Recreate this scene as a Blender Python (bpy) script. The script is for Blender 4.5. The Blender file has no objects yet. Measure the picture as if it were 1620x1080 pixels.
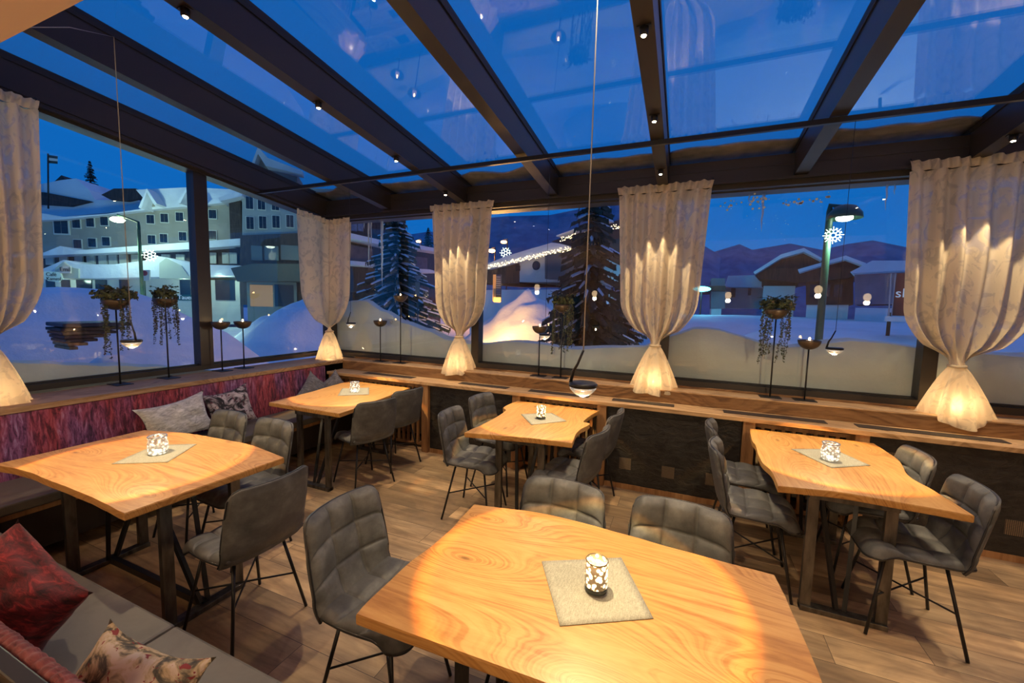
import bpy, math, random
from math import sin, cos, pi, sqrt, atan2, radians as RD
from mathutils import Vector, Matrix, noise
random.seed(7)
S = bpy.context.scene
COL = S.collection

# ------------------------------------------------------------------ camera
FPX = 649.04; YAW = -0.3977; PIT = 0.08753; ROL = -0.02295
def cam_axes():
    cy, sy = cos(YAW), sin(YAW)
    f = Vector((sy*cos(PIT), cy*cos(PIT), -sin(PIT)))
    r = Vector((cy, -sy, 0)); d = f.cross(r)
    cr, sr = cos(ROL), sin(ROL)
    return (cr*r + sr*d), (-sr*r + cr*d), f
CR, CD, CF = cam_axes()
EYE = Vector((0, 0, 1.75))
cd = bpy.data.cameras.new('camera'); cam = bpy.data.objects.new('camera', cd); COL.objects.link(cam)
cd.sensor_width = 36; cd.lens = FPX/1620*36; cd.clip_start = .02; cd.clip_end = 900
m = Matrix.Identity(4)
for i in range(3):
    m[i][0] = CR[i]; m[i][1] = -CD[i]; m[i][2] = -CF[i]; m[i][3] = EYE[i]
cam.matrix_world = m
S.camera = cam
def ray(px, py): return CR*((px-810)/FPX) + CD*((py-540)/FPX) + CF
def ondist(px, py, D):
    """point at horizontal distance D"""
    d = ray(px, py); h = sqrt(d.x*d.x+d.y*d.y); return EYE + d*(D/h)

# ------------------------------------------------------------------ world, exposure
S.view_settings.view_transform = 'Standard'; S.view_settings.look = 'None'
S.view_settings.gamma = 1; S.view_settings.exposure = 0.0
try: S.view_settings.use_curve_mapping = False
except Exception: pass
W = bpy.data.worlds.new('dusk'); S.world = W; W.use_nodes = True
nt = W.node_tree; nt.nodes.clear()
o = nt.nodes.new('ShaderNodeOutputWorld'); bg = nt.nodes.new('ShaderNodeBackground')
tc = nt.nodes.new('ShaderNodeTexCoord'); sp = nt.nodes.new('ShaderNodeSeparateXYZ'); rp = nt.nodes.new('ShaderNodeValToRGB')
nz = nt.nodes.new('ShaderNodeTexNoise'); nz.inputs['Scale'].default_value = 2.2; nz.inputs['Detail'].default_value = 4
mxw = nt.nodes.new('ShaderNodeMath'); mxw.operation = 'MULTIPLY_ADD'; mxw.inputs[1].default_value = .10
nt.links.new(tc.outputs['Generated'], sp.inputs[0]); nt.links.new(tc.outputs['Generated'], nz.inputs['Vector'])
nt.links.new(nz.outputs['Fac'], mxw.inputs[0]); nt.links.new(sp.outputs['Z'], mxw.inputs[2])
nt.links.new(mxw.outputs[0], rp.inputs[0]); nt.links.new(rp.outputs[0], bg.inputs[0]); nt.links.new(bg.outputs[0], o.inputs[0])
r = rp.color_ramp; r.elements[0].position = 0; r.elements[0].color = (.018, .15, .43, 1)
r.elements[1].position = 1; r.elements[1].color = (.002, .095, .37, 1)
e = r.elements.new(.22); e.color = (.004, .115, .43, 1)
bg.inputs[1].default_value = 1.3
afterglow = bpy.data.lights.new('afterglow', 'SUN'); afterglow.energy = .22; afterglow.color = (1, .62, .85); afterglow.angle = RD(70)
ago = bpy.data.objects.new('afterglow', afterglow); COL.objects.link(ago); ago.rotation_euler = (RD(-28), RD(20), 0)

# ------------------------------------------------------------------ materials
def mat(name, col=(.5,.5,.5), rough=.5, metal=0, **k):
    m = bpy.data.materials.new(name); m.use_nodes = True
    b = m.node_tree.nodes['Principled BSDF']
    b.inputs['Base Color'].default_value = (*col, 1); b.inputs['Roughness'].default_value = rough; b.inputs['Metallic'].default_value = metal
    for a, v in k.items():
        n = {'spec': 'Specular IOR Level', 'em': 'Emission Color', 'es': 'Emission Strength', 'trans': 'Transmission Weight', 'ior': 'IOR', 'alpha': 'Alpha', 'sheen': 'Sheen Weight', 'coat': 'Coat Weight'}[a]
        b.inputs[n].default_value = (*v, 1) if a == 'em' else v
    return m
class NT:
    def __init__(s, m): s.t = m.node_tree; s.b = s.t.nodes.get('Principled BSDF'); s.out = [n for n in s.t.nodes if n.type == 'OUTPUT_MATERIAL'][0]
    def n(s, ty, **k):
        x = s.t.nodes.new(ty)
        for a, v in k.items():
            if a in x.inputs: x.inputs[a].default_value = v
            else: setattr(x, a, v)
        return x
    def l(s, a, b): s.t.links.new(a, b)
    def coord(s, scale=(1,1,1), which='Object', rot=(0,0,0)):
        c = s.n('ShaderNodeTexCoord'); mp = s.n('ShaderNodeMapping'); mp.inputs['Scale'].default_value = scale; mp.inputs['Rotation'].default_value = rot
        s.l(c.outputs[which], mp.inputs[0]); return mp.outputs[0]
    def noise(s, vec, sc=5, det=4, rough=.5, dist=0):
        x = s.n('ShaderNodeTexNoise'); x.inputs['Scale'].default_value = sc; x.inputs['Detail'].default_value = det; x.inputs['Roughness'].default_value = rough; x.inputs['Distortion'].default_value = dist
        s.l(vec, x.inputs['Vector']); return x.outputs['Fac']
    def ramp(s, fac, stops, interp='LINEAR'):
        x = s.n('ShaderNodeValToRGB'); cr = x.color_ramp; cr.interpolation = interp
        while len(cr.elements) < len(stops): cr.elements.new(.5)
        for e, (p, c) in zip(cr.elements, stops): e.position = p; e.color = (*c, 1) if len(c) == 3 else c
        s.l(fac, x.inputs[0]); return x.outputs[0]
    def math(s, op, a, b=None, c=None):
        x = s.n('ShaderNodeMath'); x.operation = op
        for i, v in enumerate((a, b, c)):
            if v is None: continue
            if isinstance(v, (int, float)): x.inputs[i].default_value = v
            else: s.l(v, x.inputs[i])
        return x.outputs[0]
    def mix(s, fac, a, b, mode='MIX'):
        x = s.n('ShaderNodeMix'); x.data_type = 'RGBA'; x.blend_type = mode
        for sock, v in ((x.inputs[0], fac), (x.inputs[6], a), (x.inputs[7], b)):
            if isinstance(v, (int, float)): sock.default_value = v
            elif isinstance(v, tuple): sock.default_value = (*v, 1)
            else: s.l(v, sock)
        return x.outputs[2]
    def bump(s, h, st=.3, dist=.01):
        x = s.n('ShaderNodeBump'); x.inputs['Strength'].default_value = st; x.inputs['Distance'].default_value = dist
        s.l(h, x.inputs['Height']); s.l(x.outputs[0], s.b.inputs['Normal'])
    def color(s, c): s.l(c, s.b.inputs['Base Color'])

def wood(name, dark, mid, light, sc=1.0, axis='x', rings=45, rough=.5, bump=.15, knots=True, contrast=.4):
    m = mat(name, mid, rough); q = NT(m)
    st = (.35, 2.6, 2.6) if axis == 'x' else (2.6, .35, 2.6)
    v = q.coord(tuple(a*sc for a in st)); n1 = q.noise(v, .9, 3, .45, .4)
    xyz = q.n('ShaderNodeSeparateXYZ'); q.l(q.coord(), xyz.inputs[0]); ac = q.math('ADD', xyz.outputs['Y' if axis == 'x' else 'X'], q.math('MULTIPLY', xyz.outputs['Z'], .8))
    vc = q.coord((1.0, 2.6, .2) if axis == 'x' else (2.6, 1.0, .2))
    vo = q.n('ShaderNodeTexVoronoi'); vo.voronoi_dimensions = '2D'; vo.inputs['Scale'].default_value = 1.05; q.l(vc, vo.inputs['Vector'])
    k = q.math('POWER', q.math('SUBTRACT', 1.0, q.math('MINIMUM', vo.outputs['Distance'], 1.0)), 4.0)
    acw = q.math('MULTIPLY_ADD', k, .45 if knots else .15, q.math('MULTIPLY_ADD', n1, .35, ac))
    cb = q.n('ShaderNodeCombineXYZ'); q.l(q.math('MULTIPLY', acw, float(rings)), cb.inputs[0]); q.l(q.math('MULTIPLY', xyz.outputs['X' if axis == 'x' else 'Y'], .9), cb.inputs[1])
    ring = q.ramp(q.noise(cb.outputs[0], 1.0, 3, .55), [(.36, (0,0,0)), (.56, (1,1,1))])
    fine = q.noise(q.coord(tuple(a*sc*11 for a in st)), 2.0, 5, .65)
    blot = q.noise(q.coord(tuple(a*.8 for a in st)), 1.0, 3)
    f = q.math('MULTIPLY_ADD', fine, 1.0-contrast, q.math('MULTIPLY', ring, contrast*.62))
    c = q.ramp(q.math('MULTIPLY_ADD', blot, .35, q.math('ADD', f, -.14)), [(.22, dark), (.46, mid), (.74, light)])
    if knots:
        kk = q.ramp(vo.outputs['Distance'], [(0, (1,1,1)), (.015, (.75,.75,.75)), (.05, (0,0,0))])
        c = q.mix(q.math('MULTIPLY', kk, .8), c, tuple(a*.4 for a in dark))
    q.color(c); q.bump(fine, bump, .004)
    return m
OAK_X = wood('oak_tabletop_long', (.34,.145,.032), (.50,.25,.068), (.60,.34,.115), 1, 'x', 75, .42)
OAK_Y = wood('oak_tabletop_across', (.34,.145,.032), (.50,.25,.068), (.60,.34,.115), 1, 'y', 75, .42)
BEAM_X = wood('old_timber_x', (.13,.06,.022), (.31,.165,.065), (.46,.27,.12), 1.2, 'x', 45, .65, .5)
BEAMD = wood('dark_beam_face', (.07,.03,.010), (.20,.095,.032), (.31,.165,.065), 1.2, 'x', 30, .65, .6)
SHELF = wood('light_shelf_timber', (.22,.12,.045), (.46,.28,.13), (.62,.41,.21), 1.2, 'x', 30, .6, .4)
BEAM_Y = wood('old_timber_y', (.15,.08,.04), (.32,.19,.095), (.46,.30,.17), 1.2, 'y', 45, .65, .5)
def post_wood():
    m = mat('post_timber', (.4,.2,.08), .65); q = NT(m)
    v = q.coord((9, 9, .8)); f = q.noise(v, 2, 5, .6, .4)
    q.color(q.ramp(f, [(.25, (.16,.07,.025)), (.5, (.38,.19,.075)), (.75, (.5,.29,.13))])); q.bump(f, .3); return m
POST = post_wood()
def floor_mat():
    m = mat('plank_floor', (.3,.2,.12), .5); q = NT(m)
    v = q.coord((1, 1, 1))
    br = q.n('ShaderNodeTexBrick'); br.offset = .37; br.inputs['Scale'].default_value = 1
    br.inputs['Brick Width'].default_value = 1.25; br.inputs['Row Height'].default_value = .2; br.inputs['Mortar Size'].default_value = .0016
    br.inputs['Color1'].default_value = (0,0,0,1); br.inputs['Color2'].default_value = (1,1,1,1); br.inputs['Mortar'].default_value = (.5,.5,.5,1)
    q.l(v, br.inputs['Vector'])
    off = q.n('ShaderNodeVectorMath'); off.operation = 'MULTIPLY_ADD'; q.l(br.outputs['Color'], off.inputs[0]); off.inputs[1].default_value = (13, 7, 3); q.l(v, off.inputs[2])
    mp = q.n('ShaderNodeMapping'); mp.inputs['Scale'].default_value = (1.3, 11, 1); q.l(off.outputs[0], mp.inputs[0])
    g = q.noise(mp.outputs[0], 1.5, 6, .62, .5)
    mp2 = q.n('ShaderNodeMapping'); mp2.inputs['Scale'].default_value = (1.6, 3.4, 1); q.l(off.outputs[0], mp2.inputs[0])
    g2 = q.noise(mp2.outputs[0], 1.6, 4, .6, .8)
    c = q.ramp(g, [(.25, (.17,.105,.055)), (.5, (.42,.29,.165)), (.75, (.58,.43,.26))])
    c2 = q.mix(q.ramp(g2, [(.38, (0,0,0)), (.62, (1,1,1))]), q.mix(.55, c, (.15,.11,.075)), c)
    tint = q.ramp(br.outputs['Color'], [(0, (.55,.50,.46)), (.5, (.95,.93,.9)), (1, (1.3,1.2,1.08))])
    c3 = q.mix(1.0, c2, tint, 'MULTIPLY')
    c4 = q.mix(br.outputs['Fac'], c3, (.05,.03,.02))
    q.color(c4); q.bump(g, .12, .004); return m
FLOOR = floor_mat()
def leather():
    m = mat('grey_suede_leather', (.13,.115,.095), .55, spec=.35); q = NT(m)
    v = q.coord(); f = q.noise(v, 9, 6, .62); g = q.noise(v, 60, 4, .6)
    q.color(q.ramp(f, [(.3, (.055,.056,.056)), (.52, (.105,.105,.102)), (.72, (.18,.178,.17))])); q.bump(q.math('ADD', g, f), .12, .004)
    q.l(q.ramp(f, [(.3, (.42,)*3), (.7, (.66,)*3)]), q.b.inputs['Roughness']); return m
LEATHER = leather()
def bench_leather():
    m = mat('bench_leather', (.12,.11,.095), .5); q = NT(m); v = q.coord(); f = q.noise(v, 3, 6, .6, .5)
    q.color(q.ramp(f, [(.3, (.085,.078,.066)), (.6, (.15,.135,.115)), (.8, (.2,.18,.15))])); q.bump(q.noise(v, 80, 3), .1, .003); return m
BENCHL = bench_leather()
PIPE = mat('piping_black', (.02,.02,.022), .4)
def steel():
    m = mat('raw_steel', (.12,.11,.10), .38, .85); q = NT(m); f = q.noise(q.coord((6,6,1.5)), 4, 4)
    q.color(q.ramp(f, [(.3, (.07,.065,.06)), (.7, (.2,.185,.165))])); return m
STEEL = steel()
BLACK = mat('black_metal', (.018,.018,.02), .38, .3)
FRAME = mat('bronze_anthracite_frame', (.034,.029,.026), .42, .25)
GASK = mat('rubber_gasket', (.008,.008,.009), .6)
def slate():
    m = mat('black_slate_panel', (.012,.012,.012), .45); q = NT(m); f = q.noise(q.coord((3,3,6)), 3, 6, .7, 1)
    q.color(q.ramp(f, [(.35, (.006,.006,.007)), (.75, (.04,.035,.03))])); q.bump(f, .6, .02); return m
SLATE = slate()
def perf(name, sc, bgc, dot, th=.32):
    m = mat(name, bgc, .5); q = NT(m); vo = q.n('ShaderNodeTexVoronoi'); vo.inputs['Scale'].default_value = sc; vo.inputs['Randomness'].default_value = 0
    q.l(q.coord(), vo.inputs['Vector']); q.color(q.ramp(vo.outputs['Distance'], [(th, dot), (th+.08, bgc)])); return m
VENT = perf('vent_mesh', 95, (.03,.025,.02), (.28,.2,.12), .4)
GRILL = perf('shelf_grille', 70, (.05,.04,.03), (.004,.004,.004), .45)
def fabric_purple():
    m = mat('purple_woven_backrest', (.2,.03,.08), .9, sheen=.3); q = NT(m)
    v = q.coord((15, 15, 2.6)); f = q.noise(v, 3.2, 6, .72, .6)
    big = q.noise(q.coord((1, 1, .2)), 2.6, 3, .6)
    s = q.math('ADD', q.math('MULTIPLY', f, .72), q.math('MULTIPLY', big, .28))
    hue = q.noise(q.coord((2, 2, .5)), 2.1, 3, .5)
    warm = q.ramp(s, [(.36, (.014,.004,.012)), (.45, (.13,.014,.035)), (.54, (.36,.05,.075)), (.65, (.48,.18,.24))])
    cool = q.ramp(s, [(.36, (.012,.005,.016)), (.45, (.075,.018,.075)), (.54, (.22,.07,.20)), (.65, (.36,.25,.48))])
    q.color(q.mix(q.ramp(hue, [(.42, (0,0,0)), (.58, (1,1,1))]), warm, cool)); q.bump(f, .5, .01); return m
PURPLE = fabric_purple()
def velvet(name, a, b, c):
    m = mat(name, b, .8, sheen=.12); q = NT(m); f = q.noise(q.coord((8, 22, 8)), 2.2, 6, .65, .9)
    q.color(q.ramp(f, [(.3, a), (.52, b), (.72, c)])); q.bump(f, .5, .008); return m
REDV = velvet('red_velvet', (.006,.0008,.0015), (.13,.006,.010), (.42,.03,.03))  # near-black tone paints crease shadow into the red cloth
PINKV = velvet('pink_ribbed_velvet', (.07,.014,.018), (.28,.07,.065), (.42,.15,.13))
SILVERV = velvet('silver_velvet', (.24,.25,.27), (.52,.53,.55), (.78,.79,.8))
GREYV = velvet('grey_quilted_cloth', (.06,.06,.075), (.14,.14,.17), (.25,.25,.3))
def floral(name, cols, sc=6):
    m = mat(name, cols[0], .8); q = NT(m); v = q.coord()
    f = q.noise(v, sc, 5, .6, 1.6); g = q.noise(v, sc*1.7, 3, .5, 2)
    c = q.ramp(f, [(.36, cols[0]), (.44, cols[1]), (.52, cols[2]), (.60, cols[3])])
    q.color(q.mix(q.ramp(g, [(.61, (0,0,0)), (.64, (1,1,1))]), c, cols[4])); return m
FLORAL = floral('floral_cushion_cloth', [(.05,.05,.04), (.13,.11,.075), (.50,.38,.22), (.62,.50,.38), (.26,.04,.04)], 11)
DARKFL = floral('dark_floral_cloth', [(.008,.008,.012), (.02,.02,.03), (.3,.26,.3), (.5,.45,.5), (.12,.03,.06)], 9)
LINEN = None
def linen():
    m = mat('linen_table_mat', (.36,.34,.25), .9); q = NT(m); f = q.noise(q.coord((1, 1, 1)), 220, 3); g = q.noise(q.coord((30, 4, 1)), 9, 3)
    q.color(q.ramp(q.math('ADD', q.math('MULTIPLY', f, .5), q.math('MULTIPLY', g, .5)), [(.35, (.26,.245,.18)), (.65, (.42,.40,.30))])); q.bump(f, .4, .002); return m
LINEN = linen()
def curtain_mat():
    m = bpy.data.materials.new('sheer_lace_curtain'); m.use_nodes = True; q = NT(m)
    t = q.t; t.nodes.remove(q.b)
    v = q.coord((1, 1, .75)); f = q.noise(v, 9, 3, .55, 1.8); fine = q.noise(q.coord((30, 30, 130)), 4, 3)
    lace = q.ramp(f, [(.52, (0,0,0)), (.60, (1,1,1))])
    col = q.mix(lace, (.68,.58,.41), (.58,.50,.37))
    df = q.n('ShaderNodeBsdfDiffuse'); tr = q.n('ShaderNodeBsdfTranslucent'); tp = q.n('ShaderNodeBsdfTransparent')
    q.l(col, df.inputs[0]); tr.inputs[0].default_value = (.80,.70,.54,1)
    m1 = q.n('ShaderNodeMixShader'); m1.inputs[0].default_value = .33; q.l(df.outputs[0], m1.inputs[1]); q.l(tr.outputs[0], m1.inputs[2])
    m2 = q.n('ShaderNodeMixShader'); a = q.math('MULTIPLY_ADD', lace, .13, .04); q.l(a, m2.inputs[0]); q.l(m1.outputs[0], m2.inputs[1]); q.l(tp.outputs[0], m2.inputs[2])
    bp = q.n('ShaderNodeBump'); bp.inputs['Strength'].default_value = .15; bp.inputs['Distance'].default_value = .004; q.l(fine, bp.inputs['Height']); q.l(bp.outputs[0], df.inputs['Normal'])
    q.l(m2.outputs[0], q.out.inputs[0]); return m
CURT = curtain_mat()
def pane_mat(name, tint, refl=1.0, r0=.045):
    """clear pane: transmits straight through, mirrors by Schlick's law"""
    m = bpy.data.materials.new(name); m.use_nodes = True; q = NT(m); q.t.nodes.remove(q.b)
    lw = q.n('ShaderNodeLayerWeight'); lw.inputs[0].default_value = .5
    f5 = q.math('POWER', lw.outputs['Facing'], 4.2); fr = q.math('MULTIPLY_ADD', f5, .8*refl, r0)
    tp = q.n('ShaderNodeBsdfTransparent'); tp.inputs[0].default_value = (*tint, 1); gl = q.n('ShaderNodeBsdfGlossy'); gl.inputs['Roughness'].default_value = .0
    gl.inputs[0].default_value = (1,1,1,1)
    mx = q.n('ShaderNodeMixShader'); q.l(fr, mx.inputs[0]); q.l(tp.outputs[0], mx.inputs[1]); q.l(gl.outputs[0], mx.inputs[2]); q.l(mx.outputs[0], q.out.inputs[0]); return m
PANE = pane_mat('window_glass', (.97,.98,.98), 1, .04)
ROOFP = pane_mat('roof_glass', (.95,.97,.99), 1.0, .085)
def snow_mat(name, col=(.8,.82,.86), sc=.5, b=.6):
    m = mat(name, col, .65, spec=.3); q = NT(m); f = q.noise(q.coord(), sc, 7, .6); q.bump(f, b, .25)
    q.color(q.ramp(f, [(.3, tuple(c*.8 for c in col)), (.7, col)])); return m
SNOW = snow_mat('snow'); SNOWN = snow_mat('packed_window_snow', (.62,.70,.64), 1.2, .15)
def plain_noise(name, a, b, sc=4, rough=.8, st=(1,1,1)):
    m = mat(name, a, rough); q = NT(m); q.color(q.ramp(q.noise(q.coord(st), sc, 4), [(.3, a), (.7, b)])); return m
HOTELW = plain_noise('hotel_render', (.30,.27,.22), (.36,.33,.28), 1)
GREYW = plain_noise('grey_render', (.30,.32,.31), (.36,.38,.37), 1)
TRIMW = mat('white_trim', (.6,.6,.55), .7)
DARKW = plain_noise('dark_weathered_boards', (.035,.026,.028), (.08,.055,.05), 3, .85, (4,4,.6))
WHITEW = plain_noise('white_render', (.5,.5,.5), (.58,.58,.58), 1)
GLD = mat('dark_pane', (.02,.03,.05), .15)
CURTP = plain_noise('pale_curtained_pane', (.35,.36,.33), (.5,.5,.45), 3, .5, (6,6,.3))
LITP = mat('lit_shop_pane', (.1,.08,.05), .5, em=(1,.62,.25), es=.22)
SIGNG = mat('green_sign', (.02,.12,.10), .5); SIGNW = mat('pale_sign', (.45,.6,.55), .5, em=(.6,1,.9), es=.12); INKD = mat('dark_lettering', (.01,.03,.03), .5); INKW = mat('white_lettering', (.8,.85,.85), .5, em=(.8,.95,1), es=.2)
REDB = mat('red_banner', (.30,.05,.025), .7)
def leafm(name, a, b):
    m = mat(name, a, .7); q = NT(m); q.color(q.ramp(q.noise(q.coord(), 14, 3), [(.35, a), (.65, b)])); return m
NEEDLE = leafm('pine_needles', (.015,.03,.02), (.045,.06,.035)); LEAF = leafm('trailing_leaves', (.03,.045,.02), (.10,.12,.06)); LEAFD = leafm('dry_leaves', (.10,.05,.03), (.16,.14,.08))
BARK = plain_noise('bark', (.05,.035,.025), (.09,.06,.04), 8)
WAX = mat('candle_wax', (.8,.72,.6), .5, em=(1,.6,.25), es=.6)
FLAME = mat('candle_flame', (1,.7,.3), .5, em=(1,.62,.25), es=28)
def bowl_glass(): return mat('clear_glass', (1,1,1), .03, trans=1.0, ior=1.45)
GLASS = bowl_glass()
LENS = mat('lens_glass', (1,1,1), .02, trans=.9, ior=1.45, em=(1,.85,.6), es=.25)
LED = mat('led_lens', (1,1,1), .3, em=(1,.78,.45), es=60)
SPARK = mat('string_bulbs', (1,1,1), .3, em=(1,.75,.35), es=5)
ORANGEL = mat('sodium_lamp', (1,1,1), .3, em=(1,.42,.08), es=30)
GREENL = mat('mercury_lamp', (1,1,1), .3, em=(.75,1,.6), es=30)
WHITEL = mat('white_star_lights', (1,1,1), .3, em=(.85,1,.75), es=4)
TEALL = mat('teal_lamp', (.2,1,.9), .3, em=(.15,.85,1), es=6)
ICE = mat('ice', (.8,.85,.9), .15, trans=.6, ior=1.3)
BEIGE = mat('warm_plaster', (.62,.42,.28), .85)
GREENP = mat('green_lamp_post', (.02,.07,.04), .4)

# ------------------------------------------------------------------ mesh helpers
class MB:
    def __init__(s): s.v = []; s.f = []; s.mi = []; s.sm = []
    def add(s, vs, fs, mi=0, smooth=False, M=None):
        o = len(s.v)
        s.v += [tuple(M @ Vector(v)) if M else tuple(v) for v in vs]
        s.f += [tuple(i+o for i in f) for f in fs]; s.mi += [mi]*len(fs); s.sm += [smooth]*len(fs); return s
    def box(s, x0, x1, y0, y1, z0, z1, mi=0, M=None):
        vs = [(x0,y0,z0),(x1,y0,z0),(x1,y1,z0),(x0,y1,z0),(x0,y0,z1),(x1,y0,z1),(x1,y1,z1),(x0,y1,z1)]
        return s.add(vs, [(0,3,2,1),(4,5,6,7),(0,1,5,4),(1,2,6,5),(2,3,7,6),(3,0,4,7)], mi, False, M)
    def hull8(s, vs, mi=0): return s.add(vs, [(0,3,2,1),(4,5,6,7),(0,1,5,4),(1,2,6,5),(2,3,7,6),(3,0,4,7)], mi)
    def bar(s, a, b, w, h, mi=0, up=(0,0,1)):
        a = Vector(a); b = Vector(b); d = (b-a).normalized(); u = Vector(up)
        if abs(d.dot(u)) > .95: u = Vector((1,0,0))
        r = d.cross(u).normalized()*(w/2); t = r.cross(d).normalized()*(h/2)
        vs = [a-r-t, a+r-t, b+r-t, b-r-t, a-r+t, a+r+t, b+r+t, b-r+t]; return s.hull8(vs, mi)
    def tube(s, pts, r, n=8, mi=0, closed=False, cap=True):
        pts = [Vector(p) for p in pts]; N = len(pts); rs = r if isinstance(r, (list, tuple)) else [r]*N; vs = []
        prev = None
        for i, p in enumerate(pts):
            if closed: d = pts[(i+1) % N]-pts[i-1]
            else: d = pts[min(i+1, N-1)]-pts[max(i-1, 0)]
            d.normalize()
            if prev is None:
                u = Vector((0,0,1)) if abs(d.z) < .9 else Vector((1,0,0)); a = d.cross(u).normalized()
            else: a = (prev - d*prev.dot(d)).normalized()
            prev = a; b = d.cross(a)
            for k in range(n):
                t = 2*pi*k/n; vs.append(p + (a*cos(t)+b*sin(t))*rs[i])
        fs = []
        for i in range(N if closed else N-1):
            j = (i+1) % N
            for k in range(n): fs.append((i*n+k, i*n+(k+1) % n, j*n+(k+1) % n, j*n+k))
        if cap and not closed: fs.append(tuple(range(n))[::-1]); fs.append(tuple((N-1)*n+k for k in range(n)))
        return s.add(vs, fs, mi, True)
    def lathe(s, prof, n=24, c=(0,0,0), mi=0, smooth=True, closed=False):
        vs = []; fs = []
        for (r, z) in prof:
            for k in range(n): vs.append((c[0]+r*cos(2*pi*k/n), c[1]+r*sin(2*pi*k/n), c[2]+z))
        for i in range(len(prof)-1):
            for k in range(n): fs.append((i*n+k, i*n+(k+1) % n, (i+1)*n+(k+1) % n, (i+1)*n+k))
        if prof[0][0] > 1e-5: fs.append(tuple(range(n))[::-1])
        if prof[-1][0] > 1e-5 and not closed: fs.append(tuple((len(prof)-1)*n+k for k in range(n)))
        return s.add(vs, fs, mi, smooth)
    def prism(s, out, z0, z1, mi=0, inset=0):
        n = len(out); vs = []; fs = []
        c = (sum(p[0] for p in out)/n, sum(p[1] for p in out)/n)
        def ring(k, z): return [(c[0]+(p[0]-c[0])*k, c[1]+(p[1]-c[1])*k, z) for p in out]
        rings = [ring(1-inset, z0), ring(1, z0+.006 if inset else z0), ring(1, z1-.006 if inset else z1), ring(1-inset, z1)] if inset else [ring(1, z0), ring(1, z1)]
        for r in rings: vs += r
        for i in range(len(rings)-1):
            for k in range(n): fs.append((i*n+k, i*n+(k+1) % n, (i+1)*n+(k+1) % n, (i+1)*n+k))
        fs.append(tuple(range(n))[::-1]); fs.append(tuple((len(rings)-1)*n+k for k in range(n)))
        return s.add(vs, fs, mi)
    def grid(s, fn, nu, nv, mi=0, smooth=True, M=None):
        vs = [fn(i/nu, j/nv) for j in range(nv+1) for i in range(nu+1)]
        fs = [(j*(nu+1)+i, j*(nu+1)+i+1, (j+1)*(nu+1)+i+1, (j+1)*(nu+1)+i) for j in range(nv) for i in range(nu)]
        return s.add(vs, fs, mi, smooth, M)
    def shell(s, top, bot, nu, nv, mi=0):
        """closed body between two parametric faces that share their outline order"""
        A = [top(i/nu, j/nv) for j in range(nv+1) for i in range(nu+1)]; B = [bot(i/nu, j/nv) for j in range(nv+1) for i in range(nu+1)]
        w = nu+1; n = len(A); fs = []
        for j in range(nv):
            for i in range(nu):
                q = (j*w+i, j*w+i+1, (j+1)*w+i+1, (j+1)*w+i); fs.append(q); fs.append(tuple(k+n for k in q[::-1]))
        per = [i for i in range(w)] + [j*w+nu for j in range(1, nv+1)] + [nv*w+i for i in range(nu-1, -1, -1)] + [j*w for j in range(nv-1, 0, -1)]
        for k in range(len(per)):
            a, b = per[k], per[(k+1) % len(per)]; fs.append((b, a, a+n, b+n))
        return s.add(A+B, fs, mi, True)
    def sphere(s, c, r, n=12, mi=0, sq=(1,1,1)):
        prof = [(r*sin(pi*i/n), -r*cos(pi*i/n)) for i in range(n+1)]; o = len(s.v)
        s.lathe([(max(a, 1e-6), z) for a, z in prof], n, (0,0,0), mi)
        for i in range(o, len(s.v)): v = s.v[i]; s.v[i] = (c[0]+v[0]*sq[0], c[1]+v[1]*sq[1], c[2]+v[2]*sq[2])
        return s
    def obj(s, name, mats, parent=None, loc=(0,0,0), rz=0, bevel=0, auto=False):
        me = bpy.data.meshes.new(name); me.from_pydata(s.v, [], s.f)
        for mm in (mats if isinstance(mats, (list, tuple)) else [mats]): me.materials.append(mm)
        me.polygons.foreach_set('material_index', s.mi); me.polygons.foreach_set('use_smooth', s.sm); me.update()
        ob = bpy.data.objects.new(name, me); COL.objects.link(ob); ob.location = loc; ob.rotation_euler = (0,0,rz)
        if parent: ob.parent = parent
        if bevel:
            b = ob.modifiers.new('bevel', 'BEVEL'); b.width = bevel; b.segments = 2; b.limit_method = 'ANGLE'
        return ob
def tag(o, label=None, cat=None, group=None, kind=None):
    if label: o['label'] = label
    if cat: o['category'] = cat
    if group: o['group'] = group
    if kind: o['kind'] = kind
    return o
def thing(name, label, cat, loc=(0,0,0), rz=0, group=None):
    o = bpy.data.objects.new(name, None); COL.objects.link(o); o.location = loc; o.rotation_euler = (0,0,rz); o.empty_display_size = .1
    return tag(o, label, cat, group)
def struct(name, mb, m, label=None, **k):
    o = mb.obj(name, m, **k); o['kind'] = 'structure'; o['label'] = label or name.replace('_', ' '); o['category'] = name.split('_')[0]; return o
CH = {}
def copy_tree(o, loc=None, rz=None, parent=None):
    c = o.copy(); COL.objects.link(c)
    if parent: c.parent = parent
    if loc is not None: c.location = loc
    if rz is not None: c.rotation_euler = (0,0,rz)
    for ch in list(o.children): copy_tree(ch, parent=c)
    return c
def light(kind, loc, power, col, parent=None, size=.01, spot=None, blend=.1, name='lamp_light', rot=None):
    l = bpy.data.lights.new(name, kind); l.energy = power; l.color = col; l.shadow_soft_size = size
    if spot: l.spot_size = spot; l.spot_blend = blend
    o = bpy.data.objects.new(name, l); COL.objects.link(o); o.location = loc
    if rot: o.rotation_euler = rot
    if parent: o.parent = parent
    return o
WARM = (1, .76, .46)

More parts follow.
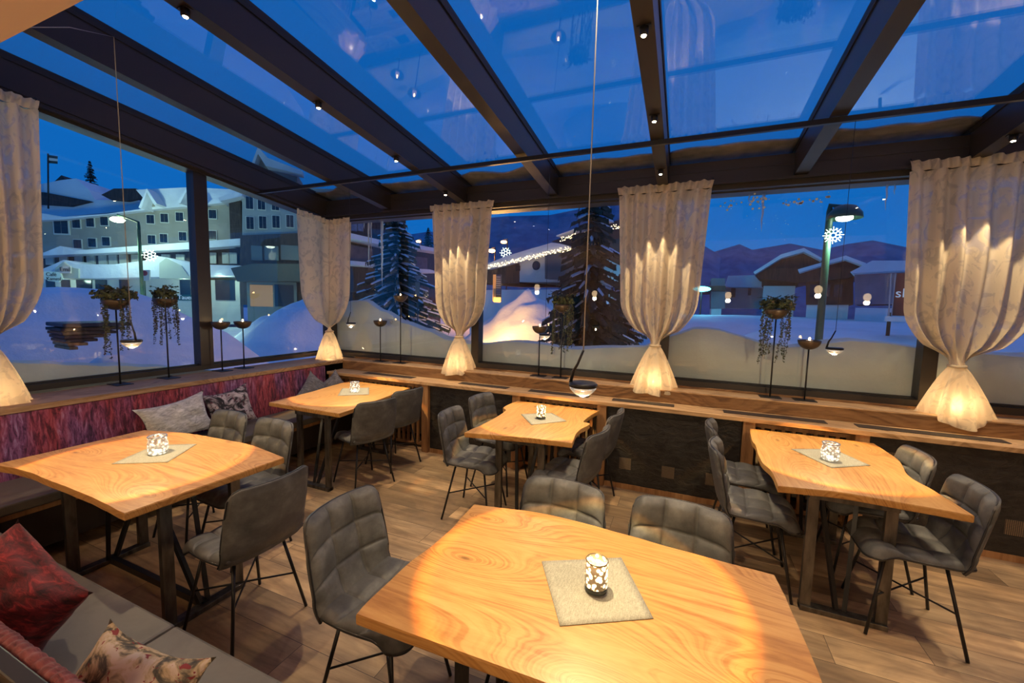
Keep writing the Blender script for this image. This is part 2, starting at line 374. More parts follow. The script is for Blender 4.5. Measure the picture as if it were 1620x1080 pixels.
# ------------------------------------------------------------------ the room shell
YG = 4.5; XG = -4.8                       # the two glazed walls
def zun(y): return 3.4 - .1086*y          # underside of the rafters
def zgl(y): return 3.63 - .1086*y         # roof glass
struct('floor', MB().box(-4.95, 5.2, -4.5, 4.6, -.05, 0), FLOOR, 'floor of beige and brown wooden planks')
struct('wall_rear', MB().box(-4.95, 5.2, -4.6, -4.5, 0, 3.0), BEIGE, 'warm plaster wall behind the viewer')
struct('wall_right', MB().box(5.1, 5.2, -4.5, 4.55, 0, 3.5), BEIGE, 'warm plaster wall on the right')
struct('wall_entrance', MB().box(-4.95, -4.85, -4.5, .9, 0, 3.0), BEIGE, 'warm plaster wall beside the entrance')
struct('ceiling', MB().box(-4.95, 5.2, -4.6, .957, 2.95, 3.05).box(-4.95, 5.2, .84, .957, 3.05, 3.75), BEIGE, 'peach plaster ceiling edge of the main building')
struct('wall_left', MB().box(-4.92, -4.72, .9, 4.62, 0, .93), FRAME, 'low wall under the left windows')
struct('wall_back', MB().box(-4.72, 5.1, 4.42, 4.62, 0, .95), FRAME, 'low wall under the back windows')
# rafters
RX = [-4.70, -3.59, -2.48, -1.375, -.27, .85, 1.97, 3.08, 4.19]
for i, x in enumerate(RX):
    mb = MB(); w = .05; y0, y1 = .92, 4.33
    mb.hull8([(x-w,y0,zun(y0)),(x+w,y0,zun(y0)),(x+w,y1,zun(y1)),(x-w,y1,zun(y1)),(x-w,y0,zgl(y0)-.025),(x+w,y0,zgl(y0)-.025),(x+w,y1,zgl(y1)-.025),(x-w,y1,zgl(y1)-.025)])
    w = .028 if False else .058
    mb.hull8([(x-w,y0,zgl(y0)-.025),(x+w,y0,zgl(y0)-.025),(x+w,y1,zgl(y1)-.025),(x-w,y1,zgl(y1)-.025),(x-w,y0,zgl(y0)+.03),(x+w,y0,zgl(y0)+.03),(x+w,y1+.3,zgl(y1+.3)+.03),(x-w,y1+.3,zgl(y1+.3)+.03)], 1)
    struct('trim_%d' % (i+1), mb, [FRAME, GASK], 'dark metal roof rafter')
# eaves beam with profile
mb = MB()
mb.box(-4.85, 5.1, 4.33, 4.60, 2.93, 3.12).box(-4.85, 5.1, 4.30, 4.345, 2.905, 2.925).box(-4.85, 5.1, 4.36, 4.56, 2.862, 2.93).box(-4.85, 5.1, 4.345, 4.36, 2.98, 2.995)
mb.box(-4.85, 5.1, 4.325, 4.335, 3.03, 3.04)
struct('trim_20', mb, FRAME, 'dark metal eaves beam over the back windows')
def slope(x0, x1, y0, y1, zf, d0, d1, mi=0, mb=None):
    mb = mb or MB()
    return mb.hull8([(x0,y0,zf(y0)+d0),(x1,y0,zf(y0)+d0),(x1,y1,zf(y1)+d0),(x0,y1,zf(y1)+d0),(x0,y0,zf(y0)+d1),(x1,y0,zf(y0)+d1),(x1,y1,zf(y1)+d1),(x0,y1,zf(y1)+d1)], mi)
mb = slope(-4.88, -4.72, .92, 4.40, zun, -.055, .2)
slope(-4.72, -4.66, .92, 4.33, zun, -.03, -.002, 0, mb)
struct('trim_21', mb, FRAME, 'dark metal sloping beam over the left windows')
# roof panes
for i in range(len(RX)-1):
    struct('window_%d' % (20+i), slope(RX[i]+.058, RX[i+1]-.058, .92, 4.45, zgl, 0, .008), ROOFP, 'sloping roof glass pane')
# back window frames and panes
MUL = [-4.8, -2.36, -.19, 1.88, 4.03, 5.1]
for i in range(len(MUL)-1):
    a, b = MUL[i], MUL[i+1]
    mb = MB(); w = .05
    mb.box(a, b, 4.44, 4.56, .985, 1.04).box(a, b, 4.44, 4.56, 2.85, 2.865).box(a+w-.006, b-w+.006, 4.48, 4.52, 1.04, 1.055, 1)
    if i: mb.box(a-w, a+w, 4.44, 4.56, 1.04, 2.85)
    else: mb.box(a-.02, a+.09, 4.40, 4.56, .985, 2.87)
    fr = struct('window_%d' % (i+1), mb, [FRAME, GASK], 'large fixed back window in dark metal frame')
    g = MB().box(a+w, b-w, 4.50, 4.508, 1.05, 2.855).obj('pane', PANE, fr)
# left window frames
def zwl(y): return 3.355 - .1086*y
for i, (a, b) in enumerate([(.92, 2.78), (2.78, 4.42)]):
    mb = MB()
    mb.box(-4.86, -4.74, a, b, .985, 1.035).box(-4.82, -4.78, a, b, 1.035, 1.048, 1)
    if i: mb.hull8([(-4.86,2.72,1.03),(-4.74,2.72,1.03),(-4.74,2.85,1.03),(-4.86,2.85,1.03),(-4.86,2.72,zwl(2.72)),(-4.74,2.72,zwl(2.72)),(-4.74,2.85,zwl(2.85)),(-4.86,2.85,zwl(2.85))])
    fr = struct('window_%d' % (10+i), mb, [FRAME, GASK], 'left side window in dark metal frame')
    slope(-4.804, -4.796, a if not i else 2.85, b if i else 2.72, zwl, 0, 0)
    y0, y1 = (a, 2.72) if not i else (2.85, b)
    MB().hull8([(-4.804,y0,1.04),(-4.796,y0,1.04),(-4.796,y1,1.04),(-4.804,y1,1.04),(-4.804,y0,zwl(y0)),(-4.796,y0,zwl(y0)),(-4.796,y1,zwl(y1)),(-4.804,y1,zwl(y1))]).obj('pane', PANE, fr)
# timber ledges
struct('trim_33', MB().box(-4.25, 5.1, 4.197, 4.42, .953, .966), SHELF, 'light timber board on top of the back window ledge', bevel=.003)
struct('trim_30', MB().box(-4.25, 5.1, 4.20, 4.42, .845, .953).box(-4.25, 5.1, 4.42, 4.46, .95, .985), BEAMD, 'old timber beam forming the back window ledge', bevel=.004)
struct('trim_31', MB().box(-4.72, -4.25, .92, 4.42, .925, .967), BEAM_Y, 'timber sill along the left windows', bevel=.004)
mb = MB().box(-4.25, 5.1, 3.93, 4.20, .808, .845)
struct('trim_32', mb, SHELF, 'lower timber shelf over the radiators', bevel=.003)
# grilles let into the shelf
for i, (x0, x1) in enumerate([(-3.75,-3.0), (-2.35,-1.75), (-1.5,-.85), (-.62+.0,-.05), (.36,1.12), (1.32,2.2), (2.4,3.2)]):
    tag(MB().box(x0, x1, 4.03, 4.14, .846, .849).obj('vent_grille', GRILL), 'black perforated vent grille in the lower timber shelf, number %s from the corner' % ['one','two','three','four','five','six','seven'][i], 'vent grille', 'vent grilles in the lower timber shelf')
# posts and slats under the shelf
k = 40
for x in (-4.2, -2.75, -1.60, -.70, .555, 1.33, 2.55, 3.4):
    struct('trim_%d' % k, MB().box(x-.045, x+.045, 3.955, 4.15, 0, .808), POST, 'timber post under the window shelf', bevel=.003); k += 1
for (a, b) in ((-4.15,-2.8), (-1.55,-.75), (.6,1.285), (2.6, 3.35)):
    mb = MB(); n = int((b-a)/.07)
    for j in range(n+1):
        x = a+(b-a)*j/n; mb.box(x-.013, x+.013, 4.08, 4.11, .06, .76)
    mb.box(a, b, 4.07, 4.12, .03, .06).box(a, b, 4.07, 4.12, .74, .77)
    struct('trim_%d' % k, mb, POST, 'vertical timber slats in front of a radiator'); k += 1
    radr = MB()
    for j in range(int((b-a)/.05)): radr.box(a+.05*j+.005, a+.05*j+.04, 4.2, 4.26, .12, .7)
    radr.box(a, b-.02, 4.21, 4.25, .14, .68)
    tag(radr.obj('radiator', mat('radiator_paint', (.25,.2,.14), .4)), {-4.15: 'ribbed radiator behind the slats in the left corner', -1.55: 'ribbed radiator behind the slats at the middle window table', .6: 'ribbed radiator behind the slats at the right window table', 2.6: 'ribbed radiator behind slats beyond the right frame edge'}[a], 'radiator')
names = {0: 'black slate radiator cover between the corner table and the middle window table', 1: 'black slate radiator cover with square vents right of the middle window table', 2: 'black slate radiator cover behind the chairs right of the right window table'}
for i, (a, b) in enumerate([(-2.70,-1.65), (-.65,.505), (1.38,2.5)]):
    t = thing('radiator_cover', names[i], 'radiator cover', ((a+b)/2, 3.99, 0), 0, 'black radiator covers under the window shelf')
    h = (b-a)/2
    MB().box(-h, h, 0, .03, .05, .80).obj('panel', SLATE, t, bevel=.003)
    MB().box(-h, h, -.005, .03, 0, .05).obj('plinth', POST, t)
    vs = {0: [], 1: [(-.46,.25),(-.07,.235),(.30,.235)], 2: [(1.55,.63),(1.9,.25),(2.25,.25)]}[i]
    for (x, z) in vs: MB().box(x-.055-(a+b)/2, x+.055-(a+b)/2, -.003, .002, z-.055, z+.055).obj('vent', VENT, t)
# tie bar
struct('trim_60', MB().box(-4.72, 5.1, 3.385, 3.415, 2.988, 3.022), BLACK, 'slim dark metal bar crossing under the rafters')

# ------------------------------------------------------------------ rafter spot lamps
def rafter_spot(x, y, label, on=True):
    z = zun(y); t = thing('rafter_spotlight', label, 'spotlight', (x, y, z), 0, 'small spotlights under the rafters')
    MB().lathe([(.022, .0), (.022, -.035), (.019, -.04)], 16).obj('housing', BLACK, t)
    MB().box(-.035, .035, -.02, .02, -.004, 0).obj('mounting_plate', BLACK, t)
    MB().lathe([(.013, -.041), (.011, -.0445)], 12).obj('lens', LED, t)
    light('SPOT', (0, 0, -.05), 96, WARM, t, .012, RD(58), .10)
    return t
sx = {-2.48: ('third rafter from the left', (1.42, 2.26, 3.11, 3.94)), -.27: ('rafter above the centre curtain', (1.42, 2.26, 3.07, 3.94)), 1.97: ('rafter above the right curtain', (2.26, 3.07, 3.95)), -4.70: None}
on = ['nearest the viewer', 'second from the viewer', 'third from the viewer', 'closest to the windows']
for x, v in sx.items():
    if not v: continue
    ys = v[1]
    for i, y in enumerate(ys): rafter_spot(x, y, 'small glowing spotlight on the %s, %s' % (v[0], on[i + 4-len(ys)]))

# ------------------------------------------------------------------ pendant lamps (floating bell)
def ring_light(loc, power, parent):
    l = bpy.data.lights.new('pendant_light', 'POINT'); l.energy = power; l.color = (1, .80, .52); l.shadow_soft_size = .012; l.use_nodes = True
    t = l.node_tree; em = [n for n in t.nodes if n.type == 'EMISSION'][0]
    tcn = t.nodes.new('ShaderNodeTexCoord'); s_ = t.nodes.new('ShaderNodeSeparateXYZ'); mm = t.nodes.new('ShaderNodeMath'); mm.operation = 'ABSOLUTE'
    rr = t.nodes.new('ShaderNodeValToRGB'); t.links.new(tcn.outputs['Normal'], s_.inputs[0]); t.links.new(s_.outputs['Z'], mm.inputs[0]); t.links.new(mm.outputs[0], rr.inputs[0])
    cr = rr.color_ramp
    st = [(0, (.10,.10,.10)), (.748, (.16,.15,.13)), (.756, (1.0,.52,.20)), (.776, (1.0,.84,.52)), (.792, (.60,.58,.53)), (1.0, (.31,.30,.29))]
    while len(cr.elements) < len(st): cr.elements.new(.5)
    for e, (p, c) in zip(cr.elements, st): e.position = p; e.color = (*c, 1)
    t.links.new(rr.outputs[0], em.inputs[0])
    o = bpy.data.objects.new('pendant_light', l); COL.objects.link(o); o.location = loc; o.parent = parent; return o
def pendant(x, y, z, ztop, label, az=0, power=60, top=None, clear=False):
    t = thing('pendant_lamp', label, 'pendant lamp', (x, y, z), 0, 'flat disc pendant lamps on thin cords')
    R = .05
    MB().lathe([(.001,.012),(R-.006,.012),(R,.008),(R,-.002),(R-.004,-.004),(.001,-.004)], 32).obj('disc', BLACK, t)
    MB().lathe([(R-.003,-.005),(R-.004,-.010),(R-.014,-.022),(R-.026,-.032),(.012,-.037),(.001,-.038)], 32).obj('lens', LENS, t)
    c, s = cos(az), sin(az)
    p = [(-c*.045,-s*.045,.008), (-c*.036,-s*.036,.05), (-c*.022,-s*.022,.075), (-c*.003,-s*.003,.125)]
    MB().tube(p, [.006,.0055,.0045,.004], 8).obj('arm', BLACK, t)
    q = [(-c*.003,-s*.003,.123), (0,0,ztop-z)]
    if top: q = [q[0], (top[0][0]-x, top[0][1]-y, top[0][2]-z)] + [(a-x, b-y, d-z) for a, b, d in top[1:]]
    MB().tube(q, .0016 if not clear else .0022, 6).obj('cord', mat('cord', (.35,.35,.35), .4) if clear else BLACK, t)
    ring_light((0, 0, -.05), power, t)
    return t
pendant(-.318, 1.41, 1.475, 3.24, 'disc pendant lamp hanging over the large front table, nearest the viewer', RD(0), 90, clear=True)
pl = pendant(-2.99, 1.345, 1.488, 3.17, 'disc pendant lamp on a long pale cord over the left table', RD(180), 90, [(-2.99,1.345,3.175), (-2.95,1.15,3.10), (-2.90,1.0,3.0), (-2.88,.93,2.955)], True)
MB().tube([(0,0,1.687), (-.553,.25,1.95)], .0015, 6).obj('guy_wire', BLACK, pl)
pendant(-3.315, 3.4, 1.515, 2.99, 'disc pendant lamp over the corner table', RD(0), 90)
pendant(-1.12, 3.4, 1.50, 2.99, 'disc pendant lamp over the middle window table', RD(180), 90)
pendant(.943, 3.4, 1.505, 2.99, 'disc pendant lamp over the right window table', RD(0), 90)

# ------------------------------------------------------------------ tables
def catmull(pts, n=6):
    out = []
    N = len(pts)
    for i in range(N):
        p0, p1, p2, p3 = [Vector((*pts[(i+k-1) % N][:2], 0)) for k in range(4)]
        if len(pts[i]) > 2 and pts[i][2]:   # straight from here to the next
            out.append((p1.x, p1.y)); continue
        for k in range(n):
            t = k/n; a = .5*((2*p1)+(-p0+p2)*t+(2*p0-5*p1+4*p2-p3)*t*t+(-p0+3*p1-3*p2+p3)*t*t*t)
            out.append((a.x, a.y))
    return out
def table(label, pts, axis, frames, floorbar=False, seed=0):
    """pts: world outline; a third value 1 marks a straight sawn edge"""
    cx = sum(p[0] for p in pts)/len(pts); cy = sum(p[1] for p in pts)/len(pts)
    t = thing('dining_table', label, 'table', (cx, cy, 0), 0, 'live edge oak tables')
    loc = [(p[0]-cx, p[1]-cy) + tuple(p[2:]) for p in pts]
    # densify: live edges wobble, sawn ends straight, corners stay crisp
    out = []; N = len(loc)
    for i in range(N):
        a, b = Vector((*loc[i][:2], 0)), Vector((*loc[(i+1) % N][:2], 0)); prev = Vector((*loc[i-1][:2], 0)); nx = Vector((*loc[(i+2) % N][:2], 0))
        straight = len(loc[i]) > 2 and loc[i][2] == 1
        if straight: out.append((a.x, a.y)); continue
        pst = len(loc[i]) > 2 or (len(loc[i-1]) > 2 and loc[i-1][2] == 1); nst = len(loc[(i+1) % N]) > 2
        m0 = (b-a) if pst else (b-prev)*.5; m1 = (b-a) if nst else (nx-a)*.5
        n = 8
        for k in range(n):
            u = k/n; h = (2*u**3-3*u*u+1)*a+(u**3-2*u*u+u)*m0+(-2*u**3+3*u*u)*b+(u**3-u*u)*m1
            wv = noise.noise(Vector((h.x*7+seed, h.y*7, 0)))*.006*min(1, 4*u*(1-u)+.3)
            d = (b-a).normalized(); out.append((h.x-d.y*wv, h.y+d.x*wv))
    MB().prism(out, .722, .76, 0, .004).obj('tabletop', OAK_X if axis == 'x' else OAK_Y, t)
    mid = []
    for (fx, fy) in frames:
        ux, uy = (0, 1) if axis == 'x' else (1, 0); h = .205
        fx -= cx; fy -= cy
        A = Vector((fx-ux*h, fy-uy*h, 0)); B = Vector((fx+ux*h, fy+uy*h, 0)); Z = Vector((0,0,1))
        f = MB(); w = .055; dp = .03
        up = (1,0,0) if axis == 'x' else (0,1,0)
        f.bar(A+Z*.0+Vector((ux,uy,0))*w/2, A+Z*.715+Vector((ux,uy,0))*w/2, w if axis == 'y' else dp, dp if axis == 'y' else w, 0, (0,1,0))
        f.bar(B+Z*.0-Vector((ux,uy,0))*w/2, B+Z*.715-Vector((ux,uy,0))*w/2, w if axis == 'y' else dp, dp if axis == 'y' else w, 0, (0,1,0))
        f.bar(A+Z*.016, B+Z*.016, .06, .03).bar(A+Z*.703, B+Z*.703, .06, .036)
        f.obj('leg_frame', STEEL, t, bevel=.002)
        mid.append(Vector((fx, fy, 0)))
    c = (mid[0]+mid[1])/2; d = (mid[1]-mid[0]).normalized(); pr = Vector((d.y, -d.x, 0))
    for q, s_ in ((mid[0], 1), (mid[1], -1)):
        for e in (-1, 1): MB().bar(q+pr*e*.02+Vector((0,0,.03))+d*s_*.02, c+pr*e*.10-d*s_*.22+Vector((0,0,.715)), .022, .022).obj('brace', BLACK, t)
    if floorbar: MB().bar(mid[0]+Vector((0,0,.015)), mid[1]+Vector((0,0,.015)), .03, .05).obj('floor_bar', BLACK, t)
    return t
table('large oak table in the foreground with a linen mat and glowing candle holder', [(-.915,.945,1), (.41,.985,2), (.395,1.25), (.385,1.50), (.365,1.745,2), (.12,1.76), (-.20,1.79), (-.55,1.81), (-.92,1.745,2), (-.905,1.45), (-.925,1.18)], 'x', [(-.66,1.36), (.16,1.36)], False, 3)
table('oak table on the left with a sawn near edge, in front of the purple bench', [(-3.66,.965,2), (-3.40,1.0), (-3.05,1.0), (-2.75,1.0), (-2.32,.98,1), (-2.29,1.77,2), (-2.67,1.83), (-3.05,1.82), (-3.35,1.79), (-3.68,1.70,1)], 'x', [(-3.42,1.36), (-2.42,1.36)], True, 9)
table('oak table in the far left corner with two chairs on its right side', [(-3.68,2.70,1), (-2.78,2.70,2), (-2.82,3.1), (-2.87,3.5), (-2.93,3.92,1), (-3.83,3.92,2), (-3.80,3.6), (-3.72,3.2)], 'y', [(-3.14,2.74), (-3.3,3.72)], False, 5)
table('wavy edged oak table under the middle window with a glowing candle holder', [(-1.53,2.73,2), (-1.25,2.79), (-1.0,2.84), (-.71,2.87,2), (-.74,3.15), (-.70,3.42), (-.765,3.47), (-.75,3.7), (-.715,3.92,1), (-1.57,3.92,2), (-1.585,3.6), (-1.515,3.48), (-1.50,3.1)], 'y', [(-1.13,2.90), (-1.15,3.72)], False, 1)
table('wavy edged oak table by the right curtain with a split at its near edge', [(.54,2.68,2), (.85,2.74), (1.1,2.73), (1.38,2.71,2), (1.355,3.0), (1.325,3.22), (1.395,3.55), (1.385,3.92,1), (.555,3.92,2), (.525,3.6), (.53,3.42), (.515,3.1), (.545,2.92)], 'y', [(.92,2.80), (.94,3.72)], False, 12)

# table mats, glass candle holders
def table_mat(pts, label, z=.7605):
    cx = sum(p[0] for p in pts)/4; cy = sum(p[1] for p in pts)/4
    def f(u, v, dz):
        a = Vector((*pts[0], 0)).lerp(Vector((*pts[1], 0)), u); b = Vector((*pts[3], 0)).lerp(Vector((*pts[2], 0)), u); p = a.lerp(b, v)
        return (p.x-cx, p.y-cy, dz+.0006*noise.noise(p*12))
    mb = MB().shell(lambda u, v: f(u, v, .003), lambda u, v: f(u, v, .0), 12, 12)
    return tag(mb.obj('table_mat', LINEN, None, (cx, cy, z)), label, 'table mat', 'square linen table mats')
MATS = {'F': ([(-.306,1.165), (-.041,1.32), (-.182,1.605), (-.462,1.448)], 'grey linen mat on the large front table'),
 'L': ([(-3.077,1.254), (-2.825,1.411), (-3.015,1.682), (-3.23,1.546)], 'pale linen mat on the left table'),
 'D': ([(-3.321,3.206), (-3.081,3.408), (-3.336,3.692), (-3.574,3.517)], 'pale linen mat on the corner table'),
 'B': ([(-1.131,3.155), (-.896,3.404), (-1.096,3.606), (-1.336,3.429)], 'pale linen mat on the middle window table'),
 'C': ([(.916,3.148), (1.168,3.318), (1.045,3.60), (.759,3.458)], 'pale linen mat on the right window table')}
for p, l in MATS.values(): table_mat(p, l)
def candle_jar_mats():
    m = bpy.data.materials.new('star_patterned_glass'); m.use_nodes = True; q = NT(m); b = q.b
    vo = q.n('ShaderNodeTexVoronoi'); vo.inputs['Scale'].default_value = 62; q.l(q.coord(), vo.inputs['Vector'])
    f = q.ramp(vo.outputs['Distance'], [(.40, (1,1,1)), (.50, (0,0,0))])
    q.color(q.mix(f, (.30,.21,.12), (.9,.8,.6))); b.inputs['Emission Color'].default_value = (1,.72,.36,1)
    q.l(q.math('MULTIPLY_ADD', f, 3.6, .12), b.inputs['Emission Strength']); b.inputs['Roughness'].default_value = .3; return m
STAR = candle_jar_mats()
def jar_clear():
    m = bpy.data.materials.new('hobnail_clear_glass'); m.use_nodes = True; q = NT(m)
    q.b.inputs['Transmission Weight'].default_value = .85; q.b.inputs['Roughness'].default_value = .08; q.b.inputs['IOR'].default_value = 1.35
    vo = q.n('ShaderNodeTexVoronoi'); vo.inputs['Scale'].default_value = 55; q.l(q.coord(), vo.inputs['Vector']); q.bump(vo.outputs['Distance'], .6, .01)
    f = q.ramp(vo.outputs['Distance'], [(.25, (1,1,1)), (.5, (0,0,0))]); q.b.inputs['Emission Color'].default_value = (1,.85,.6,1); q.l(q.math('MULTIPLY', f, .9), q.b.inputs['Emission Strength']); return m
HOB = jar_clear()
INNER = mat('glowing_inside', (1,.95,.85), .5, em=(1,.86,.62), es=3.0)
def star_holder(x, y, s, label, pw):
    t = thing('candle_holder', label, 'candle holder', (x, y, .7642), 0, 'glass candle holders on the tables')
    R = .028*s; H = .078*s
    MB().lathe([(R*.9, 0), (R, .003), (R, .014*s)], 28).obj('base', mat('dark_glass_base', (.06,.07,.06), .15), t)
    MB().lathe([(R, .0145*s), (R, H), (R*.93, H), (R*.93, .018*s), (.001, .018*s)], 28, closed=True).obj('glass_cylinder', STAR, t)
    MB().tube([(R*.965*cos(a*pi/14), R*.965*sin(a*pi/14), H+.0012) for a in range(28)], .0016*s, 6, closed=True).obj('rim', mat('bronze_rim', (.12,.09,.05), .3, .5), t)
    c = MB().lathe([(.001,.019*s),(R*.6,.019*s),(R*.6,.034*s),(.001,.034*s)], 16).obj('tealight', INNER, t)
    light('POINT', (0, 0, .055*s), pw, (1,.66,.34), t, .006, name='candle_light')
def hob_holder(x, y, s, label):
    t = thing('candle_holder', label, 'candle holder', (x, y, .7642), 0, 'glass candle holders on the tables')
    P = [(.022,0), (.028,.004), (.031,.02), (.031,.04), (.027,.053), (.0285,.060), (.0285,.066)]
    MB().lathe([(a*s, b*s) for a, b in P] + [(a*s-.002, b*s+.0) for a, b in P[:0:-1]] + [(.001, .006)], 28, closed=True).obj('glass_jar', HOB, t)
    MB().tube([(.0283*s*cos(a*pi/14), .0283*s*sin(a*pi/14), .0665*s) for a in range(28)], .0022*s, 6, closed=True).obj('rim', mat('silver_rim', (.5,.5,.55), .2, .8), t)
    MB().lathe([(.001,.008),(.018,.008),(.018,.024),(.001,.024)], 16).obj('tealight', INNER, t)
star_holder(-.237, 1.375, 1.38, 'glowing star patterned glass candle holder on the front table', 1.1)
star_holder(-1.124, 3.375, 1.45, 'glowing star patterned glass candle holder on the middle window table', .8)
hob_holder(-3.03, 1.465, 1.7, 'clear bubbled glass candle holder on the left table')
hob_holder(-3.30, 3.43, 1.65, 'clear bubbled glass candle holder on the far corner table')
hob_holder(.95, 3.32, 1.7, 'clear bubbled glass candle holder on the right window table')

# ------------------------------------------------------------------ chairs
def make_chair():
    t = thing('dining_chair', 'x', 'chair', (0,0,0))
    # profile in (y, z), s = distance from the fold
    def rr(a, w, r=.07):
        a = abs(a)
        return 0 if a <= w-r else r - sqrt(max(0, r*r-(a-(w-r))**2))
    def quilt(u, v, nc, nr):
        a = abs(sin(pi*nc*u))**.34; b = abs(sin(pi*nr*v))**.34; return a*b
    def backp(u, v):   # u -1..1 , v 0..1
        w = .218 + .006*sin(pi*v) - .008*v; x = u*w
        top = .395 - rr(x, w, .05); h = v*top
        y = -.205 - .085*(h/.4) + .03*max(0, 1-h/.09)**2*1.6
        z = .462 + h
        y += .052*(u*u)*min(1, h/.12+.25)
        return Vector((x, y, z))
    def nrm(fn, u, v):
        e = 1e-3; a = fn(min(u+e,1), v)-fn(max(u-e,-1), v); b = fn(u, min(v+e,1))-fn(u, max(v-e,0)); n = a.cross(b); 
        return n.normalized() if n.length > 1e-9 else Vector((0,1,0))
    def edge(u, v): return min(1, (1-abs(u))/.10, )*min(1, (1-v)/.07 if v > .5 else 1)
    def bf(u, v):
        U = u*2-1; U = max(-1, min(1, U)); p = backp(U, v); n = -nrm(backp, U, v); 
        e = max(0, min(1, (1-abs(U))/.12))**.5*max(0, min(1, (1-v)/.08))**.5
        return tuple(p + (-n if n.y < 0 else n)*(.006+e*(.008+.027*quilt(u, v, 3, 3))))
    def bb(u, v):
        U = u*2-1; p = backp(U, v); n = nrm(backp, U, v); n = n if n.y < 0 else -n
        return tuple(p + n*(.010+.008*min(1, (1-abs(U))/.15)*min(1, (1-v)/.1)))
    MB().shell(bf, bb, 54, 54).obj('backrest', LEATHER, t)
    b = t.children[0]
    def seatp(u, v):   # v 0 back .. 1 front
        w = .205 + .018*sin(pi*min(1, v*1.1)); x = u*w
        L = .43 - rr(x, w, .07); d = v*L
        y = -.195 + d; z = .462 + .006*sin(pi*v) - .03*max(0, v-.82)**1.5/.076 + .018*u*u*(1-v*.4) + .016*max(0, 1-d/.07)**2
        return Vector((x, y, z))
    def sf(u, v):
        U = u*2-1; p = seatp(U, v); e = max(0, min(1, (1-abs(U))/.12))**.5*max(0, min(1, (1-v)/.08))**.5
        return tuple(p + Vector((0,0,1))*(.004+e*(.010+.024*quilt(u, v, 3, 3))))
    def sb(u, v):
        U = u*2-1; p = seatp(U, v); return tuple(p - Vector((0,0,1))*(.012+.014*min(1, (1-abs(U))/.2)*min(1, (1-v)/.1)))
    MB().shell(lambda u, v: sf(u, v), sb, 54, 48).obj('seat', LEATHER, t)
    s = [c for c in t.children if c.name.startswith('seat')][0]
    # piping
    P = [backp(-1, v/12) for v in range(13)] + [backp(-1+2*k/24, 1) for k in range(1, 24)] + [backp(1, 1-v/12) for v in range(13)]
    MB().tube([p+Vector((0,.002,0)) for p in P], .0042, 6).obj('piping', PIPE, b)
    P = [seatp(-1, v/12) for v in range(13)] + [seatp(-1+2*k/24, 1) for k in range(1, 24)] + [seatp(1, 1-v/12) for v in range(13)]
    MB().tube([p+Vector((0,0,-.002)) for p in P], .0042, 6).obj('piping', PIPE, s)
    # frame, legs, stretchers
    T = {(-1,-1): (-.13,-.12,.437), (1,-1): (.13,-.12,.437), (1,1): (.13,.13,.437), (-1,1): (-.13,.13,.437)}
    F = {k: (k[0]*.205, k[1]*.205, .004) for k in T}
    MB().tube([T[k] for k in ((-1,-1),(1,-1),(1,1),(-1,1))], .008, 8, closed=True).obj('seat_frame', BLACK, t)
    for k in T: MB().tube([T[k], F[k]], .0085, 8).obj('leg', BLACK, t)
    def at(k, z): a, b = Vector(T[k]), Vector(F[k]); q = (a.z-z)/(a.z-b.z); return a.lerp(b, q)
    MB().tube([at((-1,-1), .22), at((1,1), .22)], .005, 6).obj('stretcher', BLACK, t)
    MB().tube([at((1,-1), .215), at((-1,1), .215)], .005, 6).obj('stretcher', BLACK, t)
    return t
C0 = make_chair()
CHAIRS = [
 (-1.135, 1.35, -90, 'quilted grey chair at the left end of the large front table'),
 (-.53, 1.725, 178, 'quilted grey chair on the far side of the front table, left of the pair'),
 (.01, 1.735, 175, 'quilted grey chair on the far side of the front table, right of the pair'),
 (-2.13, 1.40, 88, 'grey chair at the right end of the left table, seen from behind'),
 (-3.28, 1.83, 178, 'quilted grey chair on the far side of the left table, beside the silver cushion'),
 (-2.78, 1.83, 176, 'quilted grey chair on the far side of the left table, right of the pair'),
 (-2.80, 3.02, 72, 'grey chair seen from behind at the corner table, nearer of the two'),
 (-2.86, 3.53, 79, 'grey chair seen from behind at the corner table, by the timber post'),
 (-1.55, 2.965, -86, 'quilted grey chair left of the middle window table, nearer of the two'),
 (-1.59, 3.56, -97, 'quilted grey chair left of the middle window table, closer to the window'),
 (-.775, 3.02, 80, 'grey chair right of the middle window table, nearer of the two'),
 (-.745, 3.60, 84, 'grey chair right of the middle window table, closer to the window'),
 (.49, 3.02, -94, 'grey chair left of the right window table, nearer of the two'),
 (.49, 3.56, -93, 'grey chair left of the right window table, closer to the window'),
 (1.215, 2.90, 88, 'quilted grey chair at the right edge, nearer of the two at the right window table'),
 (1.20, 3.43, 90, 'quilted grey chair right of the right window table, closer to the window')]
for i, (x, y, a, lab) in enumerate(CHAIRS):
    c = C0 if i == 0 else copy_tree(C0)
    c.location = (x, y, 0); c.rotation_euler = (0, 0, RD(a)); c['label'] = lab; c['group'] = 'grey quilted chairs around the tables'

